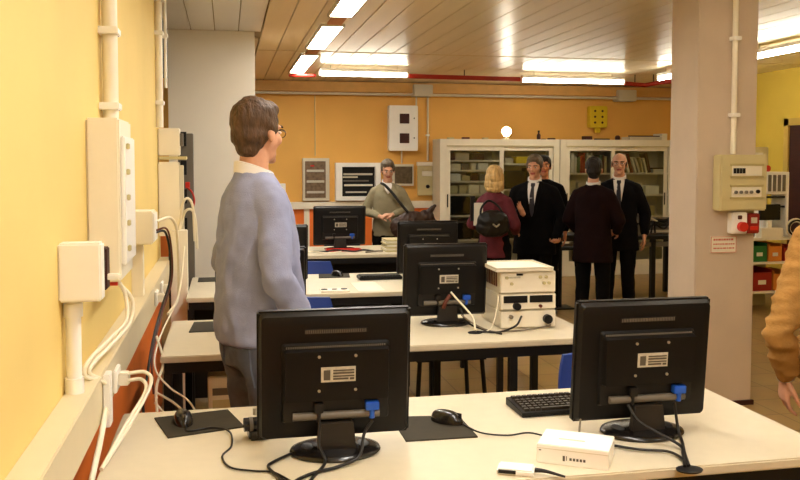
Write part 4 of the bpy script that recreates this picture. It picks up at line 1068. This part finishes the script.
def bvh_of(o):
    bm = bmesh.new(); bm.from_mesh(o.data); tr = BVHTree.FromBMesh(bm); bm.free(); return tr
def strip(name, t, cloth, rows, m, off=.004, cols=6, thick=.004, back=False, y0=-.6, label=None):
    """cloth strip laid over the chest: rows of (z, x0, x1) in scaled metres"""
    tr = bvh_of(cloth); b = bmesh.new(); g = []
    sgn = 1 if back else -1
    for z, x0, x1 in rows:
        r = []
        for i in range(cols + 1):
            x = x0 + (x1 - x0) * i / cols
            hit = tr.ray_cast(Vector((x, sgn * .6, z)), Vector((0, -sgn, 0)))
            y = hit[0].y if hit[0] else None
            r.append([x, y, z])
        ys = [q[1] for q in r if q[1] is not None]
        for q in r:
            if q[1] is None: q[1] = sum(ys) / len(ys) if ys else -.1
        g.append(r)
    V = [[b.verts.new((q[0], q[1] + sgn * off, q[2])) for q in r] for r in g]
    W = [[b.verts.new((q[0], q[1] + sgn * (off - thick - .004), q[2])) for q in r] for r in g]
    nr, nc = len(V), cols + 1
    for i in range(nr - 1):
        for j in range(nc - 1):
            b.faces.new((V[i][j], V[i][j + 1], V[i + 1][j + 1], V[i + 1][j])); b.faces.new((W[i][j], W[i + 1][j], W[i + 1][j + 1], W[i][j + 1]))
    for i in range(nr - 1):
        b.faces.new((V[i][0], V[i + 1][0], W[i + 1][0], W[i][0])); b.faces.new((V[i][-1], W[i][-1], W[i + 1][-1], V[i + 1][-1]))
    for j in range(nc - 1):
        b.faces.new((V[0][j], W[0][j], W[0][j + 1], V[0][j + 1])); b.faces.new((V[-1][j], V[-1][j + 1], W[-1][j + 1], W[-1][j]))
    return obj(name, b, m, t, smooth=True, angle=50, label=label)

def collar(t, K, lean, m, r=.066, z=1.475, h=.05, name='shirt_collar', gap=.0, tilt=.03):
    b = bmesh.new(); n = 28; rings = []
    for (rr, zz) in ((r + .006, 0), (r + .004, h), (r - .004, h + .002), (r - .006, 0)):
        rings.append([Vector((rr * math.cos(2 * PI * i / n), .006 - lean + rr * 1.0 * math.sin(2 * PI * i / n), z + zz + tilt * math.sin(2 * PI * i / n))) for i in range(n)])
    rings.append(rings[0]); vr = [[b.verts.new(p) for p in q] for q in rings[:-1]]; vr.append(vr[0])
    for a, c in zip(vr, vr[1:]):
        for i in range(n): b.faces.new((a[i], a[(i + 1) % n], c[(i + 1) % n], c[i]))
    b.transform(Matrix.Scale(K, 4)); return obj(name, b, m, t, smooth=True, angle=60, label=('white shirt collar' if m is M['paper'] or m is shirt_w else None))

def suit_front(t, K, jk, lean, tie_m, shirt):
    k = K
    strip('shirt_front', t, jk, [(z * k, -w * k, w * k) for z, w in ((1.475, .060), (1.455, .058), (1.43, .056), (1.405, .052), (1.38, .048), (1.35, .043), (1.32, .038), (1.29, .033), (1.26, .028), (1.20, .017), (1.14, .004))], shirt, .008, 8)
    strip('tie', t, jk, [(z * k, -w * k, w * k) for z, w in ((1.470, .020), (1.445, .022), (1.43, .014), (1.35, .022), (1.25, .026), (1.17, .018), (1.13, .004))], tie_m, .014, 4)
    for s in (-1, 1):
        strip('lapel', t, jk, [(z * k, s * a * k, s * c * k) for z, a, c in ((1.48, .058, .075), (1.44, .055, .085), (1.38, .046, .100), (1.36, .044, .085), (1.28, .032, .068), (1.20, .018, .045), (1.13, .003, .02))], jk.data.materials[0], .012, 4)
def glasses(t, K, HM, m):
    b = bmesh.new()
    for s in (-1, 1):
        tube(b, [HM @ Vector((s * .031 + .022 * math.cos(a * PI / 6), -.094, .004 + .016 * math.sin(a * PI / 6))) for a in range(13)], .0016, 6, k=2)
        tube(b, [HM @ Vector((s * .053, -.094, .008)), HM @ Vector((s * .078, -.05, .010)), HM @ Vector((s * .084, .012, .006))], .0018, 6, k=2)
    tube(b, [HM @ Vector((-.009, -.098, .006)), HM @ Vector((.009, -.098, .006))], .0018, 6, smooth=False)
    b.transform(Matrix.Scale(K, 4)); return obj('glasses', b, m, t, smooth=True)

shirt_w = mat('white_shirt_cloth', (236, 230, 224), .8, var=.02)
sweater_blue = mat('blue_grey_knit', (150, 154, 182), .9, var=.05, nscale=30, bump=.25, bscale=260, spec=.1)
jeans = mat('dark_blue_denim', (92, 98, 112), .85, var=.22, nscale=14, bump=.2, bscale=300)
brown_hair = mat('brown_hair', (82, 58, 36), .6, var=.4, nscale=60, stretch=(1, 1, .3), bump=.5, bscale=150)
grey_hair = mat('grey_brown_hair', (104, 90, 72), .6, var=.35, nscale=60, stretch=(1, 1, .3), bump=.4, bscale=150)
dark_hair = mat('dark_hair', (26, 19, 15), .55, var=.3, nscale=60, bump=.4, bscale=150)
blond_hair = mat('blond_hair', (200, 164, 104), .55, var=.3, nscale=50, stretch=(1, 1, .2), bump=.5, bscale=120)
black_suit = mat('black_suit_cloth', (13, 11, 11), .9, var=.1, spec=.1)
maroon_suit = mat('very_dark_maroon_cloth', (28, 13, 13), .9, var=.1, spec=.1)
charcoal = mat('dark_suit_cloth', (15, 13, 15), .9, var=.1, spec=.1)
glass_m = mat('glasses_frame', (70, 56, 46), .3, .5)

# 1 the man in the foreground
pose = dict(R=((-.245, .035, 1.13), (-.20, -.13, .905), (.1, -.55, -.8), (1, 0, 0)), L=((.245, .02, 1.13), (.205, -.12, .90), (-.1, -.55, -.8), (-1, 0, 0)))
p1, K, jk, HM, _ = person('person', (.105, 3.19, 0), math.radians(112), 1.765, 'man in a blue-grey sweater standing half turned away behind the left front monitor', 'sweater', sweater_blue, jeans, brown_hair, pose,
    voxel=.006, cloth_vox=.009, wide=.98, hem=.865, belly=.035, amp=.011, head=(.42, .06, 0))
collar(p1, K, 0, shirt_w, r=.069, z=1.466, h=.040, tilt=.024)
glasses(p1, K, HM, glass_m)
b = bmesh.new()
n = 40
rr_ = [ringe(z, .188, .148, -.012, n=n) for z in (.848, .885)]
loft(b, [[q * K for q in r] for r in rr_]); b.free()
strip('back_pocket', p1, [c for c in p1.children if c.name.startswith('trousers')][0], [(z * K, -.135 * K, -.03 * K) for z in (.86, .82, .78, .74, .72)], jeans, .006, 5, back=True)
strip('back_pocket', p1, [c for c in p1.children if c.name.startswith('trousers')][0], [(z * K, .03 * K, .135 * K) for z in (.86, .82, .78, .74, .72)], jeans, .006, 5, back=True)

# 2 the man with the bag
grey_knit = mat('grey_knit', (150, 140, 112), .9, var=.06, nscale=30, bump=.2, bscale=200, spec=.1)
pose = dict(R=((-.27, .0, 1.15), (-.10, -.24, 1.10), (.9, -.35, 0), (0, .2, -1)), L=((.27, .0, 1.16), (.04, -.25, 1.12), (-.85, -.4, .05), (0, .2, -1)), curlR=.7, curlL=.7)
p2, K, jk, HM, _ = person('person', (1.66, 8.72, 0), math.radians(-8), 1.555, 'man in a grey sweater looking down at a dark bag by the back wall', 'sweater', grey_knit, black_suit, grey_hair, pose, lean=.03, head=(.1, .28, 0), skin=M['skin'], hem=.86)
strip('shirt_front', p2, jk, [(z * K, -w * K, w * K) for z, w in ((1.48, .05), (1.44, .045), (1.40, .03), (1.36, .006))], shirt_w, .003, 5)
collar(p2, K, .03, shirt_w, z=1.462)
leather = mat('dark_brown_leather', (58, 36, 24), .45, var=.15)
t = empty('shoulder_bag', (1.86, 8.40, .12), 0, 'dark brown leather bag with strap held by the man in the grey sweater', 'bag')
b = bmesh.new(); ell(b, (0, 0, .97), (.20, .07, .12)); ell(b, (.17, 0, 1.02), (.10, .05, .09)); ell(b, (-.12, .0, .90), (.16, .06, .14)); capsule(b, (.20, 0, 1.08), (.28, -.01, 1.16), .04, .015); capsule(b, (.22, 0, 1.0), (.30, -.01, .95), .035, .02)
b = vox(b, .010, folds(.010, 14, 12, 1)); b.transform(Matrix.Scale(.84, 4)); obj('bag_body', b, leather, t, smooth=True, angle=0)
T('strap', M['black'], [(-.30, .15, 1.20), (-.27, .09, 1.18), (-.20, .05, 1.10), (-.13, .0, 1.0), (-.05, -.03, .90)], .015, t)

# 3 woman in maroon
maroon = mat('maroon_cloth', (92, 26, 34), .85, var=.15, nscale=20)
pose = dict(R=((-.24, .02, 1.14), (-.16, -.2, 1.05), (.3, -.9, .1), (.5, 0, -.8)), L=((.24, .02, 1.14), (.18, -.22, 1.10), (.1, -.9, .3), (-1, 0, 0)))
p3, K, jk, HM, _ = person('person', (2.36, 7.25, 0), math.radians(140), 1.50, 'blond woman in a maroon jacket seen from behind, holding a black handbag', 'jacket', maroon, black_suit, blond_hair, pose, hair='long', wide=.78, hem=.80, head=(.25, 0, 0))
t = empty('handbag', (2.28, 7.04, 0), .1, 'black handbag under the arm of the blond woman', 'bag')
b = bmesh.new(); ell(b, (0, 0, 1.02), (.15, .065, .10)); ell(b, (0, 0, .97), (.16, .06, .09)); b = vox(b, .009, folds(.008, 14, 12, 2)); obj('bag_body', b, mat('black_leather', (16, 14, 14), .4), t, smooth=True, angle=0)
T('handle', M['black'], [(-.12, 0, 1.06), (-.10, .02, 1.14), (-.02, .05, 1.20), (.06, .02, 1.15), (.11, 0, 1.06)], .010, t)
b = bmesh.new(); tube(b, [(-.03, -.07, 1.0), (0, -.075, .98), (.03, -.07, 1.0)], .008); obj('clasp', b, M['screw'], t, smooth=True)
t = empty('scarf', (2.17, 7.12, 0), 0, 'white and dark papers held at the left side of the blond woman', 'papers')
b = bmesh.new(); box(b, -.04, .04, -.01, .01, 0.98, 1.18, mx=None); obj('sheet', b, M['paper'], t); b = bmesh.new(); box(b, -.07, -.03, .0, .02, 1.02, 1.24); obj('dark_cover', b, M['black'], t)
t.name = 'paper_folder'

# 4 man in black coat gesturing
pose = dict(R=((-.25, -.08, 1.15), (-.05, -.33, 1.17), (-.2, -.55, .6), (.5, -.6, .5)), L=((.29, .0, 1.12), (.25, -.24, .90), (.35, -.85, .0), (-.2, .2, 1)), curlR=.12, curlL=.4)
p4, K, jk, HM, _ = person('person', (2.84, 7.50, 0), math.radians(-32), 1.60, 'man in a black suit facing the blond woman with one open hand', 'jacket', black_suit, black_suit, grey_hair, pose, wide=1.12, hem=.74, head=(-.05, .16, 0), lean=.02)
suit_front(p4, K, jk, .02, mat('dark_tie', (40, 34, 40), .6), shirt_w); collar(p4, K, .02, shirt_w)
T('folded_paper', M['paper'], [[(3.16, 7.15, .885), (3.10, 7.10, .93)], [(3.17, 7.14, .88), (3.20, 7.10, .93)]], .014, crv=False, label='crumpled white paper in the lower hand of the man in black', cat='paper')

# 5 man mostly hidden behind
pose0 = dict(R=((-.235, .02, 1.14), (-.24, -.05, .90), (0, -.15, -1), (1, 0, 0)), L=((.235, .02, 1.14), (.24, -.05, .90), (0, -.15, -1), (-1, 0, 0)))
p5, K, jk, HM, _ = person('person', (3.18, 8.15, 0), math.radians(-20), 1.60, 'dark-haired man mostly hidden behind the gesturing man', 'jacket', black_suit, black_suit, dark_hair, pose0, hem=.76, skin=M['skin2'])

# 6 dark suited man from behind
pose6 = dict(R=((-.26, .0, 1.14), (-.19, -.18, 1.0), (.5, -.8, 0), (.6, 0, -.6)), L=((.25, .0, 1.14), (.19, -.17, 1.0), (-.5, -.8, 0), (-.6, 0, -.6)))
p6, K, jk, HM, _ = person('person', (3.21, 7.02, 0), math.radians(142), 1.575, 'dark-haired man in a dark maroon suit with his back to the camera', 'jacket', maroon_suit, black_suit, dark_hair, pose6, hem=.72, wide=.96, head=(.25, 0, 0))
collar(p6, K, 0, shirt_w, r=.066, z=1.465, h=.052, tilt=-.012)

# 7 bald man
pose7 = dict(R=((-.26, .0, 1.14), (-.20, -.18, 1.0), (.4, -.8, 0), (.6, 0, -.6)), L=((.265, .02, 1.13), (.26, -.05, .90), (0, -.2, -1), (-1, 0, 0)))
p7, K, jk, HM, _ = person('person', (3.72, 7.55, 0), math.radians(-28), 1.625, 'bald man with glasses in a dark suit and tie facing the camera', 'jacket', charcoal, charcoal, brown_hair, pose7, hair='bald', hem=.74, wide=1.02)
suit_front(p7, K, jk, 0, mat('navy_tie', (28, 26, 38), .6), shirt_w); collar(p7, K, 0, shirt_w)
glasses(p7, K, HM, glass_m)

# 8 person in the brown jacket at the right edge
suede = mat('brown_suede', (172, 128, 70), .85, var=.14, nscale=18, bump=.3, bscale=120, spec=.1)
pose8 = dict(L=((.325, .06, 1.00), (.235, -.06, .79), (.0, -.12, -1), (-1, 0, 0)), R=((-.29, .04, 1.10), (-.27, -.14, .84), (0, -.5, -.85), (1, 0, 0)), curlL=.5)
p8, K, jk, HM, _ = person('person', (2.255, 2.68, 0), math.radians(172), 1.62, 'person in a brown suede jacket cut by the right edge, one hand hanging', 'coat', suede, jeans, brown_hair, pose8, wide=1.10, hem=.80, amp=.018, ff=(6, 20), voxel=.006, cloth_vox=.010)
b = bmesh.new(); 
wv = Vector((.235, -.06, .79)); ev = Vector((.325, .06, 1.00)); dv = (wv - ev).normalized()
sd = dv.orthogonal().normalized(); qd = dv.cross(sd)
c0 = wv - dv * .012
vr = []
for (rr, zz) in ((.034, -.004), (.036, .004), (.030, .004), (.030, -.004)):
    vr.append([b.verts.new((c0 + dv * zz + sd * rr * math.cos(2 * PI * i / 24) + qd * rr * math.sin(2 * PI * i / 24)) * K) for i in range(24)])
vr.append(vr[0])
for a, c in zip(vr, vr[1:]):
    for i in range(24): b.faces.new((a[i], a[(i + 1) % 24], c[(i + 1) % 24], c[i]))
obj('bracelet', b, M['screw'], p8, smooth=True, label='silver bracelet')


# ------------------------------------------------------------------ camera & world
cam = bpy.data.cameras.new('camera'); co = bpy.data.objects.new('camera', cam); COL.objects.link(co)
F = 841.0
cam.sensor_width = 36; cam.lens = F / 800 * 36; cam.shift_y = -36 / 800; cam.clip_start = .05
co.location = (0, 0, 1.54)
co.rotation_euler = (PI / 2 - math.atan(42 / F), 0, -math.atan(173 / F))
SC.camera = co
w = bpy.data.worlds.new('world'); SC.world = w; w.use_nodes = True
w.node_tree.nodes['Background'].inputs[0].default_value = (1, .9, .75, 1); w.node_tree.nodes['Background'].inputs[1].default_value = .05
SC.view_settings.view_transform = 'Standard'; SC.view_settings.look = 'None'
SC.view_settings.gamma = 1; SC.view_settings.use_curve_mapping = False
SC.view_settings.exposure = 1.12
